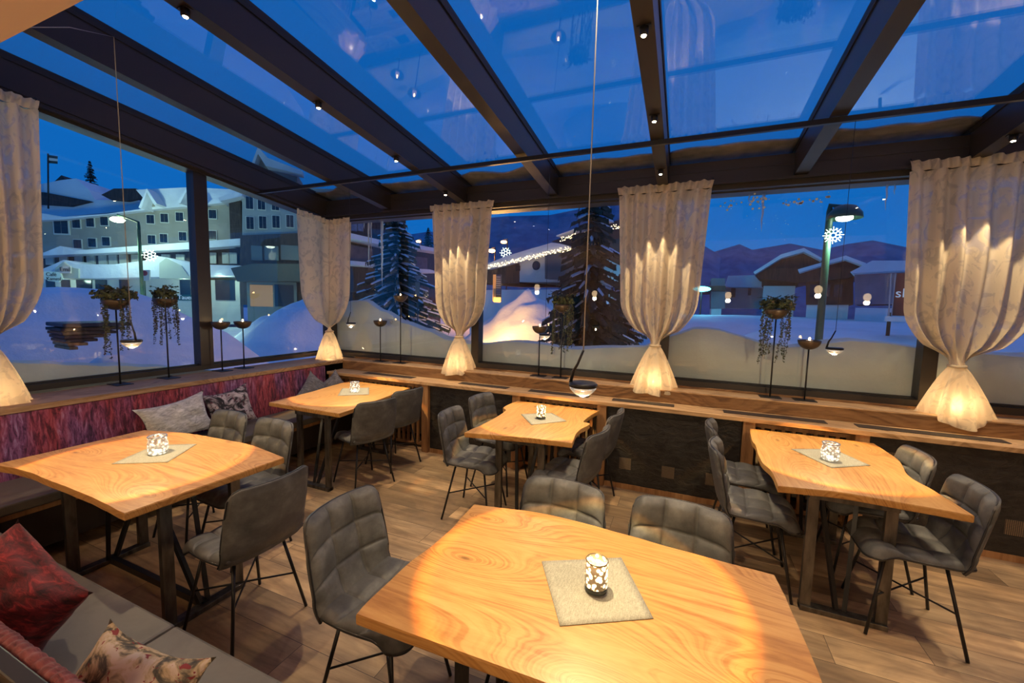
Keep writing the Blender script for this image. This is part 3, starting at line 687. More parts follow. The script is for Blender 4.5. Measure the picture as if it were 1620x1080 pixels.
# ------------------------------------------------------------------ benches and cushions
t = thing('upholstered_bench', 'long bench under the left windows with purple woven backrest and grey seat', 'bench', (-4.2, 2.4, 0))
def lb(mb): return mb
MB().box(.0, .40, -1.50, 1.52, .10, .40).obj('base', mat('dark_bench_base', (.03,.022,.018), .6), t)
MB().box(-.04, .46, -1.50, -.40, .40, .47).obj('seat_cushion', BENCHL, t, bevel=.012)
MB().box(-.04, .46, -.395, .55, .40, .47).obj('seat_cushion', BENCHL, t, bevel=.012)
MB().box(-.04, .46, .555, 1.52, .40, .47).obj('seat_cushion', BENCHL, t, bevel=.012)
MB().box(-.52+.02, -.05-.005, -1.50, 1.52, 0, .40).obj('rear_support', DARKW, t)
MB().hull8([(-.13,-1.5,.40),(-.045,-1.5,.40),(-.045,1.52,.40),(-.13,1.52,.40),(-.14,-1.5,.92),(-.065,-1.5,.92),(-.065,1.52,.92),(-.14,1.52,.92)]).obj('backrest', PURPLE, t, bevel=.008)
MB().box(.40, .43, -1.5, 1.52, .36, .395).obj('front_rail', POST, t)
t = thing('corner_bench', 'grey leather bench in the lower left foreground', 'bench', (-2.3, .6, 0))
MB().box(-1.95, 2.0, -.26, .24, .10, .40).obj('base', mat('dark_bench_base', (.03,.022,.018), .6), t)
for a, b in ((-1.9, .517), (.523, 2.0)): 
    MB().box(a, b, -.18, .29, .40, .47).obj('seat_cushion', BENCHL, t, bevel=.012)
mb = MB()
def rib(u, v):
    x = -1.95+3.95*u; a = v*pi; th = .018+.0035*abs(sin(x*120+2*sin(x*17)))+.003*noise.noise(Vector((x*30, v*4, 0)))
    if v < .25: return (x, -.185+.004*sin(x*240)*0, .47+.41*v/.25)
    if v > .75: return (x, -.221, .88-.41*(v-.75)/.25)
    a = (v-.25)/.5*pi; return (x, -.203+.018*cos(a)*(th/.018), .88+th*sin(a)*1.1)
mb.grid(rib, 900, 24); mb.obj('backrest', PINKV, t)
MB().box(-1.95, 2.0, -.256, -.222, .10, .905).obj('top_rail', mat('dark_stained_rail', (.035,.028,.022), .45), t, bevel=.004)
MB().box(-1.95, 2.0, -.30, -.257, .10, .885).obj('rear_panel', POST, t, bevel=.004)
def cushion(name, label, m, c, sx, sy, th, rot, group=None, puff=1.0, crease=0):
    mb = MB()
    def f(sgn):
        def g(u, v):
            U, V = u*2-1, v*2-1
            pin = 1-.13*(1-abs(U)**2)*abs(V)**3 if True else 1
            x = U*sx*(1-.10*(1-U*U)*0-.09*(1-V*V)*abs(U)**3*-1*0)*(1-.08*(1-V*V)*abs(U)**4*1)
            y = V*sy*(1-.20*(1-U*U)*abs(V)**4)
            x *= (1-.13*(1-V*V)*abs(U)**4)
            h = ((1-abs(U)**2.6)*(1-abs(V)**2.6))**.5
            n = noise.noise(Vector((U*2.2+c[0]*3, V*2.2, sgn)))*.25+noise.noise(Vector((U*6, V*6+c[1]*3, sgn)))*.10
            return (x, y, sgn*th*h*(1+n*1.1)*puff)
        return g
    mb.shell(f(1), f(-1), 24, 24)
    o = mb.obj(name, m, None, c); o.rotation_euler = tuple(RD(a) for a in rot)
    return tag(o, label, 'cushion', group)
cushion('cushion', 'silver velvet cushion leaning on the purple bench back', SILVERV, (-4.10, 2.14, .675), .27, .19, .085, (73, -8, 86), 'cushions on the left bench')
cushion('cushion', 'black and white floral cushion beside the silver one', DARKFL, (-4.13, 2.62, .67), .23, .20, .07, (75, -6, 92), 'cushions on the left bench')
cushion('cushion', 'grey quilted cushion standing in the bench corner, left one', GREYV, (-4.06, 3.55, .665), .17, .20, .06, (72, 40, 70), 'cushions on the left bench')
cushion('cushion', 'grey quilted cushion standing in the bench corner, right one', GREYV, (-3.99, 3.81, .655), .17, .19, .06, (80, -38, 60), 'cushions on the left bench')
cushion('cushion', 'dark red velvet cushion slumped against the foreground bench back', REDV, (-2.17, .56, .625), .23, .22, .11, (60, 26, 6), 'cushions on the foreground bench')
cushion('cushion', 'cream and green floral cushion with red piping on the foreground bench', FLORAL, (-1.41, .545, .575), .19, .19, .085, (50, 10, 14), 'cushions on the foreground bench')

# ------------------------------------------------------------------ curtains
def make_curtain(label, c, along, hl, hr, ztop, ztie, zhem, lean=0, hook=True, seed=0, inward=1):
    """c = (x,y) of the tie; along = unit vector of the wall; normal points into the room"""
    t = thing('curtain', label, 'curtain', (c[0], c[1], 0), 0, 'sheer tied curtains at the windows')
    ax = Vector((*along, 0)); nn = Vector((along[1], -along[0], 0))*inward
    z1 = ztop-.07
    def width(z):
        k = (z-ztie)/(z1-ztie)
        if k <= 0: return .05
        a = min(1, k/.30); 
        return .05 + (1-.05)*(sin(a*pi/2)**.8)*(.80+.20*k)
    def body(u, v):
        U = u*2-1
        z = z1 + (zhem-z1)*v; P = 13
        ph = U*P*pi*.5 + .7*sin(U*3+seed) + .35*sin(U*7+seed*2)
        if z >= ztie:
            k = (z-ztie)/(z1-ztie); wd = width(z); hw = (hr if U > 0 else hl)*wd
            x = U*hw + lean*(k)
            amp = .034+.022*(1-k)*min(1, k/.12); 
            y = amp*sin(ph)*(1 if k > .02 else k/.02) + .07*(1-abs(U)**1.5)*(sin(pi*min(1, (1-k)*1.05))**2)*.8 + .0
            m = max(0, 1-k/.10)
            th = U*pi*.93; r = .042*(1+.18*sin(5*th+seed))
            x = x*(1-m)+r*sin(th)*m; y = y*(1-m)+r*cos(th)*m
        else:
            k = (ztie-z)/(ztie-zhem); th = U*pi*.93
            r = .042 + (.145*(k**.75))*(1+.16*cos(2*th+seed)) + .022*k*sin(7*th+seed*3) + .012*k*sin(13*th+seed)
            x = r*sin(th)*1.02; y = r*cos(th)*.82
            fr = max(0, cos(th)); z = z - k*k*(.055*fr*(1 if y > .07 else 0)*min(1, (y-.07)/.05 if y > .07 else 0)) + k*k*.018*sin(3*th+seed) 
            if y < .085: z = max(z, .975)
        p = ax*x + nn*y; return (p.x, p.y, z)
    MB().grid(body, 150, 90).obj('drape', CURT, t)
    def head(u, v):
        U = u*2-1; hw = hr if U > 0 else hl
        z = z1 + .075*v; r = .006+.013*abs(sin(v*pi*.9+.2))
        y = .014*sin(U*46+seed)*(.5+.5*v) + r*.6; x = U*hw*(1+.04*v)+lean
        p = ax*x + nn*(y); return (p.x, p.y, z+.006*sin(U*23+seed)*v)
    MB().grid(head, 160, 8).obj('heading', CURT, t)
    MB().tube([tuple(ax*(.046*cos(a*pi/8))+nn*(.046*sin(a*pi/8))+Vector((0,0,ztie+.002*sin(a)))) for a in range(16)], .012, 8, closed=True).obj('tieback', CURT, t)
    a = ax*(-hl*1.04+lean); b = ax*(hr*1.04+lean)
    MB().tube([(a.x-nn.x*.012, a.y-nn.y*.012, ztop-.04), (b.x-nn.x*.012, b.y-nn.y*.012, ztop-.04)], .006, 8).obj('rod', BLACK, t)
    for e in (a*.97, b*.97):
        q = Vector((e.x, e.y, ztop-.035)); MB().tube([q-nn*.015, q+Vector((0,0,.03))-nn*.012, q+Vector((0,0,.05))+nn*.006, q+Vector((0,0,.062))-nn*.02], .005, 6).obj('hook', BLACK, t)
    return t
def glow_bulb(x, y, label, p=2.6):
    t = thing('led_candle', label, 'candle', (x, y, .968), 0, 'lit candles inside the curtain hems')
    MB().lathe([(.001,0),(.02,0),(.02,.045),(.001,.045)], 16).obj('body', WAX, t)
    MB().sphere((0,0,.058), .009, 8, 0, (1,1,1.6)).obj('flame', FLAME, t)
    light('POINT', (0, 0, .085), p, (1,.68,.34), t, .015, name='candle_light')
YC = 4.29
make_curtain('tied sheer curtain between the corner window and the middle window', (-2.49, YC), (1,0), .42, .42, 2.925, 1.36, .958, .0, seed=1)
make_curtain('tied sheer curtain left of the frosted right window, above the middle chairs', (-.26, YC), (1,0), .42, .42, 2.94, 1.385, .958, .0, seed=2.2)
make_curtain('broad tied sheer curtain at the right edge of the picture', (1.98, YC), (1,0), .405, .45, 2.945, 1.355, .958, 0, seed=4)
make_curtain('tied sheer curtain at the left edge of the picture', (-4.5, 1.21), (0,1), .26, .33, 3.17, 1.37, .958, 0, seed=5.5, inward=1)
def corner_curtain():
    t = thing('curtain', 'tied sheer curtain wrapped around the glazed corner behind the corner table', 'curtain', (-4.50, 4.24, 0), 0, 'sheer tied curtains at the windows')
    # runs along the left wall, round the corner and along the back wall
    A = Vector((-4.66, 3.87, 0)); K = Vector((-4.62, 4.36, 0)); B = Vector((-4.19, 4.32, 0)); TI = Vector((-4.47, 4.19, 0)); O = Vector((-4.50, 4.24, 0))
    L1, L2 = (K-A).length, (B-K).length
    def base(u):
        d = u*(L1+L2); return (A.lerp(K, d/L1), Vector((1,0,0))) if d < L1 else (K.lerp(B, (d-L1)/L2), Vector((0,-1,0)))
    def ztop(u): p, _ = base(u); return 3.36-.1086*p.y-.02
    def body(u, v):
        p, n = base(u); zt = ztop(u)-.06; ztie = 1.34; zh = .962; U = u*2-1; ph = U*10+.6*sin(U*5)
        z = zt+(zh-zt)*v; th = -U*pi*.93 + .8
        if z >= ztie:
            k = (z-ztie)/(zt-ztie); w = .06+.94*sin(min(1, k/.36)*pi/2)**.8*(.84+.16*k); w = min(1, w)
            q = TI.lerp(p, w) + n*(.02+.02*(1-k))*sin(ph)*min(1, k*8) + Vector((.7,-.7,0))*.07*sin(pi*min(1, 1-k))**2
            m = max(0, 1-k/.09); q = q*(1-m)+(TI+Vector((sin(th), -cos(th), 0))*.042)*m
        else:
            k = (ztie-z)/(ztie-zh); r = .042+.125*k**.75*(1+.12*cos(2*th))+.018*k*sin(7*th)
            q = TI+Vector((sin(th)*r, -cos(th)*r*.95, 0)); z += .012*k*sin(3*th)+.01*k
        q = q-O; return (q.x, q.y, z)
    MB().grid(body, 160, 80).obj('drape', CURT, t)
    def head(u, v):
        p, n = base(u); q = p-O+n*(.015*sin(u*90)+.008); return (q.x, q.y, ztop(u)-.065+.07*v+.005*sin(u*60)*v)
    MB().grid(head, 160, 6).obj('heading', CURT, t)
    q = TI-O; MB().tube([(q.x+.046*cos(a*pi/8), q.y+.046*sin(a*pi/8), 1.34) for a in range(16)], .012, 8, closed=True).obj('tieback', CURT, t)
corner_curtain()
glow_bulb(-2.49, 4.27, 'lit candle inside the hem of the curtain by the corner window')
glow_bulb(-.26, 4.27, 'lit candle inside the hem of the centre curtain')
glow_bulb(1.98, 4.27, 'lit candle inside the hem of the right curtain', 3)
glow_bulb(-4.47, 4.19, 'lit candle inside the hem of the corner curtain', 3)
glow_bulb(-4.5, 1.21, 'lit candle inside the hem of the left edge curtain', 2)

# ------------------------------------------------------------------ candle stands and planters on the ledges
def stand(x, y, zr, label, planter=False, rz=0):
    z0 = .9675 if x < -4.4 else .966
    t = thing('plant_stand' if planter else 'candle_stand', label, 'plant stand' if planter else 'candle stand', (x, y, z0), rz, 'tall black planter stands' if planter else 'black bowl candle stands on the window ledge')
    h = zr-z0; R = .088 if not planter else .095
    MB().box(-.085, .085, -.06, .06, 0, .006).obj('base_plate', BLACK, t, bevel=.001)
    MB().tube([(0,0,.006), (0,0,h-R*.9)], .0065, 10).obj('pole', BLACK, t)
    pr = [(R*sin(a), -R*.95*cos(a)) for a in [i*pi/2/9 for i in range(10)]]
    MB().lathe([(max(.004, a), h+b) for a, b in pr]+[(max(.004, a-.004), h+b+.001) for a, b in pr[::-1]], 28, closed=True).obj('bowl', mat('bowl_metal', (.10,.075,.055), .4, .6), t)
    return h+z0
def tealight(x, y, z, label):
    t = thing('tealight_candle', label, 'candle', (x, y, z), 0, 'burning candles in the bowl stands')
    MB().lathe([(.001,0),(.026,0),(.026,.056),(.001,.056)], 16).obj('wax', WAX, t)
    MB().sphere((0,0,.068), .009, 8, 0, (1,1,1.7)).obj('flame', FLAME, t)
CS = [(-4.62, 2.86, 1.50, 'short candle stand on the left sill, next to the window post'), (-4.62, 3.10, 1.50, 'short candle stand on the left sill, nearer the corner'),
 (-3.73, 4.345, 1.51, 'short candle stand near the corner on the back ledge'), (-3.40, 4.345, 1.845, 'tall candle stand left of the second curtain'),
 (-1.49, 4.345, 1.525, 'candle stand in the middle window beside a trailing plant'), (1.02, 4.345, 1.505, 'candle stand in the right window beside a trailing plant')]
for x, y, z, l in CS:
    stand(x, y, z, 'black bowl ' + l); tealight(x, y, z-.058, 'burning candle in the ' + l.replace('candle stand', 'stand'))
def plant(x, y, z, label, seed, spread=.12, drop=(.25,.45), n=420, side=0, dry=False):
    rnd = random.Random(seed); mb = MB()
    def leaf(p, s):
        a = rnd.uniform(0, 2*pi); b = rnd.uniform(-.9, .9); d = Vector((cos(a)*cos(b), sin(a)*cos(b), sin(b))); w = d.cross(Vector((rnd.uniform(-1,1), rnd.uniform(-1,1), rnd.uniform(-1,1)))).normalized()*s*.45
        p = Vector(p); mb.add([p, p+d*s*.5+w, p+d*s, p+d*s*.5-w], [(0,1,2,3)], 1 if rnd.random() < (.3 if dry else .08) else 0)
    for i in range(n):
        a = rnd.uniform(0, 2*pi); r = sqrt(rnd.random())*spread; h = rnd.uniform(-.02, .09)*(1-r/spread*.5)
        leaf((r*cos(a)+side*.3*r, r*sin(a)*.75, h), rnd.uniform(.018,.04))
    for k in range(17):
        a = rnd.uniform(0, 2*pi); L = rnd.uniform(*drop); px, py = cos(a)*.10, sin(a)*.075; w = rnd.uniform(-.02,.02)
        pts = [(px*.6, py*.6, .02), (px, py, .01)]
        for j in range(1, 12): f = j/11; pts.append((px*(1+.12*f)+w*sin(f*4), py*(1+.1*f)+w*.5*sin(f*5), -L*f))
        mb.tube(pts, .0013, 4, 1)
        for j in range(int(L/.0055)):
            f = rnd.random(); leaf((px*(1+.12*f)+w*sin(f*4), py*(1+.1*f), -L*f), rnd.uniform(.012,.02))
    for k in range(6):
        a = rnd.uniform(0, 2*pi); pts = [(0,0,.0), (cos(a)*.08, sin(a)*.05, .08), (cos(a)*.17, sin(a)*.09, .09+rnd.uniform(-.03,.04))]; mb.tube(pts, .002, 4, 1)
        for j in range(14): f = rnd.random(); leaf((cos(a)*.17*f, sin(a)*.09*f, .09*min(1, f*1.5)), .022)
    o = mb.obj('trailing_plant', [LEAF, LEAFD], None, (x, y, z)); tag(o, label, 'plant', 'trailing plants in the stands')
PS = [(-4.62, 1.98, 1.75, 'leftmost in the left window', 3, .17, (.15,.55), 700), (-4.62, 2.355, 1.77, 'in the left window, beside the window post', 8, .11, (.2,.5), 330),
 (-1.235, 4.345, 1.80, 'in the middle window', 5, .11, (.35,.6), 620), (.755, 4.345, 1.80, 'in the right window', 11, .13, (.2,.55), 560)]
for x, y, z, l, sd, spd, dr, n in PS:
    stand(x, y, z-.03, 'black stand carrying the trailing plant ' + l, True); plant(x, y, z-.005, 'bushy trailing plant ' + l, sd, spd, dr, n)

# ------------------------------------------------------------------ hanging globes in the main room behind the viewer
def globe(x, y, z, label):
    t = thing('globe_pendant', label, 'pendant lamp', (x, y, z), 0, 'glass pendants in the room behind')
    MB().sphere((0,0,0), .07, 16, 0, (1,1,1.25)).obj('shade', mat('amber_shade', (1,.8,.5), .3, em=(1,.7,.4), es=6), t)
    MB().tube([(0,0,.085), (0,0,2.95-z)], .003, 6).obj('cord', BLACK, t); MB().lathe([(.02,.08),(.02,.11)], 12).obj('cap', BLACK, t)
    light('POINT', (0, 0, -.12), 30, WARM, t, .05)
for i, (x, y, z) in enumerate([(-3.4,-.6,2.2), (-2.2,-1.7,2.1), (-.6,-1.2,2.25), (.9,-1.9,2.1), (2.4,-.9,2.2), (3.6,-2.2,2.1)]):
    globe(x, y, z, 'glass globe pendant behind the viewer, number %s from the entrance' % ['one','two','three','four','five','six'][i])

# ================================================================== OUTSIDE
def ground_z(x, y):
    d = 0
    d += .5*noise.noise(Vector((x*.12, y*.12, 3)))+.12*noise.noise(Vector((x*.6, y*.6, 1)))
    far = min(1, max(0, (max(-x-9, y-9))/8)); return -.12 + d*.6*far + .0
mb = MB()
def gfn(u, v): 
    x = -90+180*u; y = -20+150*v; return (x, y, ground_z(x, y) if (x < -5.2 or y > 5 or x > 5.5) else -.12)
mb.grid(gfn, 180, 150); struct('ground', mb, SNOW, 'snow covered ground and road outside')
def bankmesh(pts, along, d0, zb=-.1, slope_=(0.0,.5,1.2,2.2)):
    """drift leaning on a window: pts (s, z) crest; d0 distance plane"""
    mb = MB(); n = 90; s0, s1 = pts[0][0], pts[-1][0]
    def crest(s):
        for (a, za), (b, zb_) in zip(pts, pts[1:]):
            if a <= s <= b: t = (s-a)/(b-a); t = t*t*(3-2*t); return za+(zb_-za)*t
        return pts[-1][1]
    def f(u, v):
        s = s0+(s1-s0)*u; z = crest(s); k = v*5
        prof = [(0, zb), (0, z), (.12, z+.02), (.6, z*.8), (1.5, z*.35), (2.6, -.14)]
        i = min(4, int(k)); t = k-i; a, b = prof[i], prof[i+1]; d = d0+(a[0]+(b[0]-a[0])*t); zz = a[1]+(b[1]-a[1])*t
        if i > 1: zz += .04*noise.noise(Vector((s*2, d*2, 0)))
        return (s, d, zz) if along == 'x' else (-d, s, zz)
    mb.grid(f, n, 30, smooth=True); return mb
bp = [(-5.5,-.12), (-5.15,.35), (-4.86,1.45), (-4.58,1.75), (-4.27,1.77), (-3.88,1.62), (-3.55,1.47), (-3.14,1.38), (-2.87,1.28), (-2.46,1.24), (-1.87,1.31), (-1.6,1.30), (-1.17,1.26), (-.7,1.31), (-.43,1.33), (-.09,1.47), (.06,1.55), (.26,1.56), (.45,1.51), (.69,1.44), (.93,1.41), (1.18,1.46), (1.41,1.50), (1.61,1.49), (1.9,1.46), (2.26,1.44), (2.52,1.43), (3.4,1.5), (5.2,1.4)]
tag(bankmesh(bp, 'x', 4.60).obj('snow_drift', SNOWN), 'wavy snow drift piled against the back windows', 'snow drift')
lp = [(.5,1.24), (1.39,1.21), (1.59,1.18), (1.79,1.14), (2.05,1.10), (2.38,1.05), (2.72,.97), (3.4,.8), (4.4,.7)]
tag(bankmesh(lp, 'y', 4.90).obj('snow_drift', SNOWN), 'low snow drift against the left window', 'snow drift')
def mound(label, c, rx, ry, h, rz=0, seed=0, m=None, name='snow_mound', rug=.12, group='snow heaps outside', p=1.6, var=.35):
    mb = MB()
    def f(u, v):
        r = v; a = u*2*pi; x = r*cos(a); y = r*sin(a); z = h*max(0, 1-r**p)*(1+var*noise.noise(Vector((x*1.7+seed, y*1.7, 0)))) + rug*h*noise.noise(Vector((x*5+seed, y*5, 1)))*(1-r)
        return (x*rx, y*ry, z-.15)
    mb.grid(f, 40, 22); o = mb.obj(name, m or SNOW, None, (c[0], c[1], 0), rz); tag(o, label, 'snow heap', group); return o
def G(px, D): p = ondist(px, 460, D); return (p.x, p.y)
mound('long snow heap outside the left window, half burying a timber stack', (-9.2, 2.9), 1.9, 4.2, 1.95, 0, 2, p=2)
mound('steep blue snow heap left of the corner curtain', G(487, 15), 2.6, 2.9, 2.0, 0, 5)
mound('low snow heap under the snowy fir', G(585, 15), 4.5, 2.0, 1.35, .4, 8)
mound('high snow heap in front of the chapel', G(848, 17), 3.6, 2.6, 2.3, .5, 12, p=1.25, rug=.25)
for i, (px, D, h, l) in enumerate([(925, 8.6, .85, 'left'), (965, 8.4, .9, 'right')]):
    mound('snow capped hedge heap in front of the big pine, %s one' % l, G(px, D), .75, .6, h, .2, 20+i, rug=.35, p=3)
mound('broad snow field rise in front of the cabins', G(1255, 23), 12, 6.5, 1.62, -.2, 30, p=7, rug=.03, var=.06)
mound('snow rise right of the lamp post', G(1450, 17.5), 5.5, 4.5, 1.38, -.35, 33, p=6, rug=.03, var=.06)
# timber stack in the heap
t = thing('timber_stack', 'stack of dark weathered timber planks sticking out of the snow heap', 'timber stack', (-6.55, 2.25, 1.14), RD(-4))
for i in range(6):
    MB().box(-.22, .22, .05-i*.012, .12+i*.085, i*.042, i*.042+.034).obj('plank', DARKW if i > 1 else POST, t, bevel=.004)
MB().box(-.25, .25, .0, .60, .255, .30).obj('snow_cap', mat('dark_tarp', (.015,.022,.05), .6), t, bevel=.012)
mound('snow sloping in front of the timber stack', (-6.95, 2.9), 1.1, 1.7, 1.1, 0, 40, p=1.3)

# ---- facades
class Facade:
    def __init__(s, pxa, Da, pxb, Db):
        s.A = Vector((*G(pxa, Da), 0)); s.B = Vector((*G(pxb, Db), 0)); s.d = (s.B-s.A).normalized(); s.n = Vector((s.d.y, -s.d.x, 0))
        if s.n.dot(-s.A) < 0: s.n = -s.n
        s.rz = atan2(s.d.y, s.d.x)
    def at(s, px, py, y=0):      # (along, height) on the plane y in front of the wall
        r = ray(px, py); den = r.dot(s.n); t = (s.A+s.n*y-EYE).dot(s.n)/den; p = EYE+r*t; return (p-s.A).dot(s.d), p.z
    def obj_loc(s): return s.A
    def slab(s, mb, x0, x1, z0, z1, y0=0, y1=.3, mi=0):
        """box in facade coords, y toward viewer"""
        c = []
        for (x, y, z) in ((x0,y0,z0),(x1,y0,z0),(x1,y1,z0),(x0,y1,z0),(x0,y0,z1),(x1,y0,z1),(x1,y1,z1),(x0,y1,z1)):
            p = s.d*x + s.n*y; c.append((p.x, p.y, z))
        return mb.hull8(c, mi)
    def poly(s, mb, pts, y0, y1, mi=0):
        n = len(pts); vs = []
        for y in (y0, y1):
            for x, z in pts: p = s.d*x+s.n*y; vs.append((p.x, p.y, z))
        fs = [tuple(range(n)), tuple(range(n, 2*n))[::-1]]+[(i, i+n, (i+1) % n+n, (i+1) % n) for i in range(n)]
        return mb.add(vs, fs, mi)
    def window(s, t, px, py, w, h, pane=GLD, frame=TRIMW, y=0):
        x, z = s.at(px, py, y); x1, z1 = s.at(px+w/2, py-h/2, y); hw = abs(x1-x); hh = abs(z1-z)
        f = MB(); s.slab(f, x-hw, x+hw, z-hh, z+hh, y, y+.06); fr = f.obj('window', frame, t)
        g = MB(); b = hw*.18; s.slab(g, x-hw+b, x-b*.25, z-hh+b, z+hh-b, y+.06, y+.09); s.slab(g, x+b*.25, x+hw-b, z-hh+b, z+hh-b, y+.06, y+.09); g.obj('pane', pane, fr)
    def box_px(s, t, name, m, px0, px1, py0, py1, y0, y1, z0=None):
        x0, za = s.at(px0, py0, y1); x1, zb = s.at(px1, py1, y1); mb = MB(); s.slab(mb, min(x0,x1), max(x0,x1), z0 if z0 is not None else min(za,zb), max(za,zb), y0, y1); return mb.obj(name, m, t)
    def poly_px(s, t, name, m, pts, y0, y1):
        mb = MB(); s.poly(mb, [s.at(*p, y1) for p in pts], y0, y1); return mb.obj(name, m, t)
def ftext(F, t, txt, px, py, hpx, m, y=.1, rot=0, name='lettering', scale_x=1):
    cu = bpy.data.curves.new(name, 'FONT'); cu.body = txt; cu.extrude = .01; cu.align_x = 'CENTER'; cu.align_y = 'CENTER'
    x, z = F.at(px, py, y); _, z2 = F.at(px, py-hpx, y); cu.size = abs(z2-z)*1.35; tmp = bpy.data.objects.new(name, cu); me = bpy.data.meshes.new_from_object(tmp); me.materials.clear(); me.materials.append(m); bpy.data.objects.remove(tmp); o = bpy.data.objects.new(name, me); COL.objects.link(o)
    p = F.d*x+F.n*y; d = F.d if F.d.cross(Vector((0,0,1))).dot(F.n) > 0 else -F.d
    M = Matrix.Identity(4); up = Vector((0,0,1)); nn = d.cross(up)
    for i in range(3): M[i][0] = d[i]*scale_x; M[i][1] = up[i]; M[i][2] = nn[i]; M[i][3] = (p.x, p.y, z)[i]
    o.matrix_local = M; o.parent = t; return o
# hotel wing
F = Facade(40, 44, 380, 36)
t = thing('hotel_building', 'long beige hotel with snowy roof and two rows of windows across the street', 'building', F.A)
F.poly_px(t, 'wall', HOTELW, [(20,348), (100,345), (240,329), (380,315), (380,480), (20,480)], -6, 0)
F.poly_px(t, 'roof_snow', SNOW, [(20,346), (60,336), (100,343), (170,338), (240,328), (215,300), (300,296), (380,300), (380,318), (300,326), (240,331), (100,347), (20,350)], -3, .5)
F.poly_px(t, 'roof_snow', SNOW, [(20,300), (95,285), (120,282), (140,300), (150,316), (230,318), (240,330), (100,343), (60,338), (20,336)], -9, -3.2)
F.poly_px(t, 'gable_wall', DARKW, [(20,303), (70,304), (143,318), (110,326), (20,320)], -3.2, -2.9)
F.poly_px(t, 'dark_roof', DARKW, [(160,308), (180,298), (215,298), (232,312), (200,318), (175,316)], -3.2, -2.9)
F.poly_px(t, 'cupola', DARKW, [(86,287), (97,277), (108,288), (97,290)], -6, -4)
for a in (240, 302): 
    F.poly_px(t, 'dormer', HOTELW, [(a-19, 330 if a < 250 else 322), (a-8, 302 if a < 250 else 300), (a+4, 326 if a < 250 else 322)], .2, .6)
    F.poly_px(t, 'dormer_snow', SNOW, [(a-21, 328 if a < 250 else 320), (a-8, 298), (a+8, 322), (a+4, 324), (a-8, 304), (a-17, 330 if a < 250 else 322)], .3, 1.4)
for px, py in ((122,354),(144,352),(166,350),(239,347),(261,345),(285,343),(337,339),(124,386),(147,384),(169,382),(241,379),(260,377),(337,372),(290,374)): F.window(t, px, py, 13, 15)
F.window(t, 98, 358, 24, 26, GLD)
F.poly_px(t, 'canopy_snow', SNOW, [(20,402), (70,399), (95,389), (120,396), (200,390), (300,383), (380,377), (380,388), (300,394), (70,404), (20,408)], 0, 2.2)
F.poly_px(t, 'canopy_band', DARKW, [(20,407), (300,393), (380,388), (380,421), (300,424), (20,426)], 0, 1.2)
for a in (78,100,124,143,162,178,195,214,240,262,285,335,358,368): F.box_px(t, 'window', CURTP, a-7, a+7, 402 if a < 300 else 399, 419 if a < 300 else 417, 1.2, 1.3)
F.poly_px(t, 'porch_snow', SNOW, [(60,428), (85,418), (100,411), (120,418), (180,418), (230,412), (250,405), (275,410), (310,418), (380,420), (380,436), (300,437), (150,440), (60,440)], 1.2, 3.2)
F.box_px(t, 'ground_floor', TRIMW, 20, 380, 434, 482, 1.2, 1.6, 0)
for a, b in ((72,88),(96,112),(120,146),(150,170),(188,204),(284,302),(340,372)): F.box_px(t, 'shop_opening', GLD, a, b, 442, 475, 1.6, 1.66)
F.poly_px(t, 'porch_gable', mat('porch_plaster', (.5,.52,.44), .7), [(86,440), (87,424), (100,414), (112,423), (124,425), (124,440)], 1.6, 3.3)
F.poly_px(t, 'porch_gable', mat('porch_plaster2', (.5,.52,.44), .7), [(252,440), (252,416), (262,408), (286,420), (300,440)], 1.6, 3.3)
# signs
def signboard(label, pts, m, F=F, y=3.5, txts=()):
    t2 = thing('shop_sign', label, 'sign', F.A, 0); F.poly_px(t2, 'board', m, pts, y-.1, y)
    for s_ in txts: ftext(F, t2, *s_[:4], s_[4], y+.02, scale_x=s_[5] if len(s_) > 5 else 1)
signboard('pale rounded cafe sign at the left edge of the hotel front', [(69,429), (95,430), (98,440), (92,446), (76,444), (69,440)], SIGNW, txts=[('Café', 81, 434, 6, INKD), ('Kamml', 85, 441, 5.5, INKD)])
signboard('white shop sign on the small porch gable', [(94,421), (111,421), (111,432), (94,432)], TRIMW, txts=[('Emil', 103, 426, 7, INKD)])
signboard('dark blue green sign with white lettering beside the window post', [(278,466), (309,466), (309,475), (278,475)], SIGNG, y=5, txts=[('Tauern', 296, 470.5, 7, INKW)])
t2 = thing('shop_sign', 'white sign with a red disc in front of the hotel', 'sign', F.A); F.poly_px(t2, 'board', TRIMW, [(222,427), (236,427), (236,444), (222,444)], 5, 5.1); 
c = F.at(229, 432, 5.1); rr_ = abs(F.at(233.5, 432, 5.1)[0]-c[0]); F.poly(mbx := MB(), [(c[0]+rr_*cos(a*pi/8), c[1]+rr_*sin(a*pi/8)) for a in range(16)], 5.1, 5.14); mbx.obj('red_disc', mat('red_disc_paint', (.35,.04,.05), .5), t2)
F.box_px(t2, 'post', GREENP, 228, 230, 444, 485, 5, 5.1, -.2)
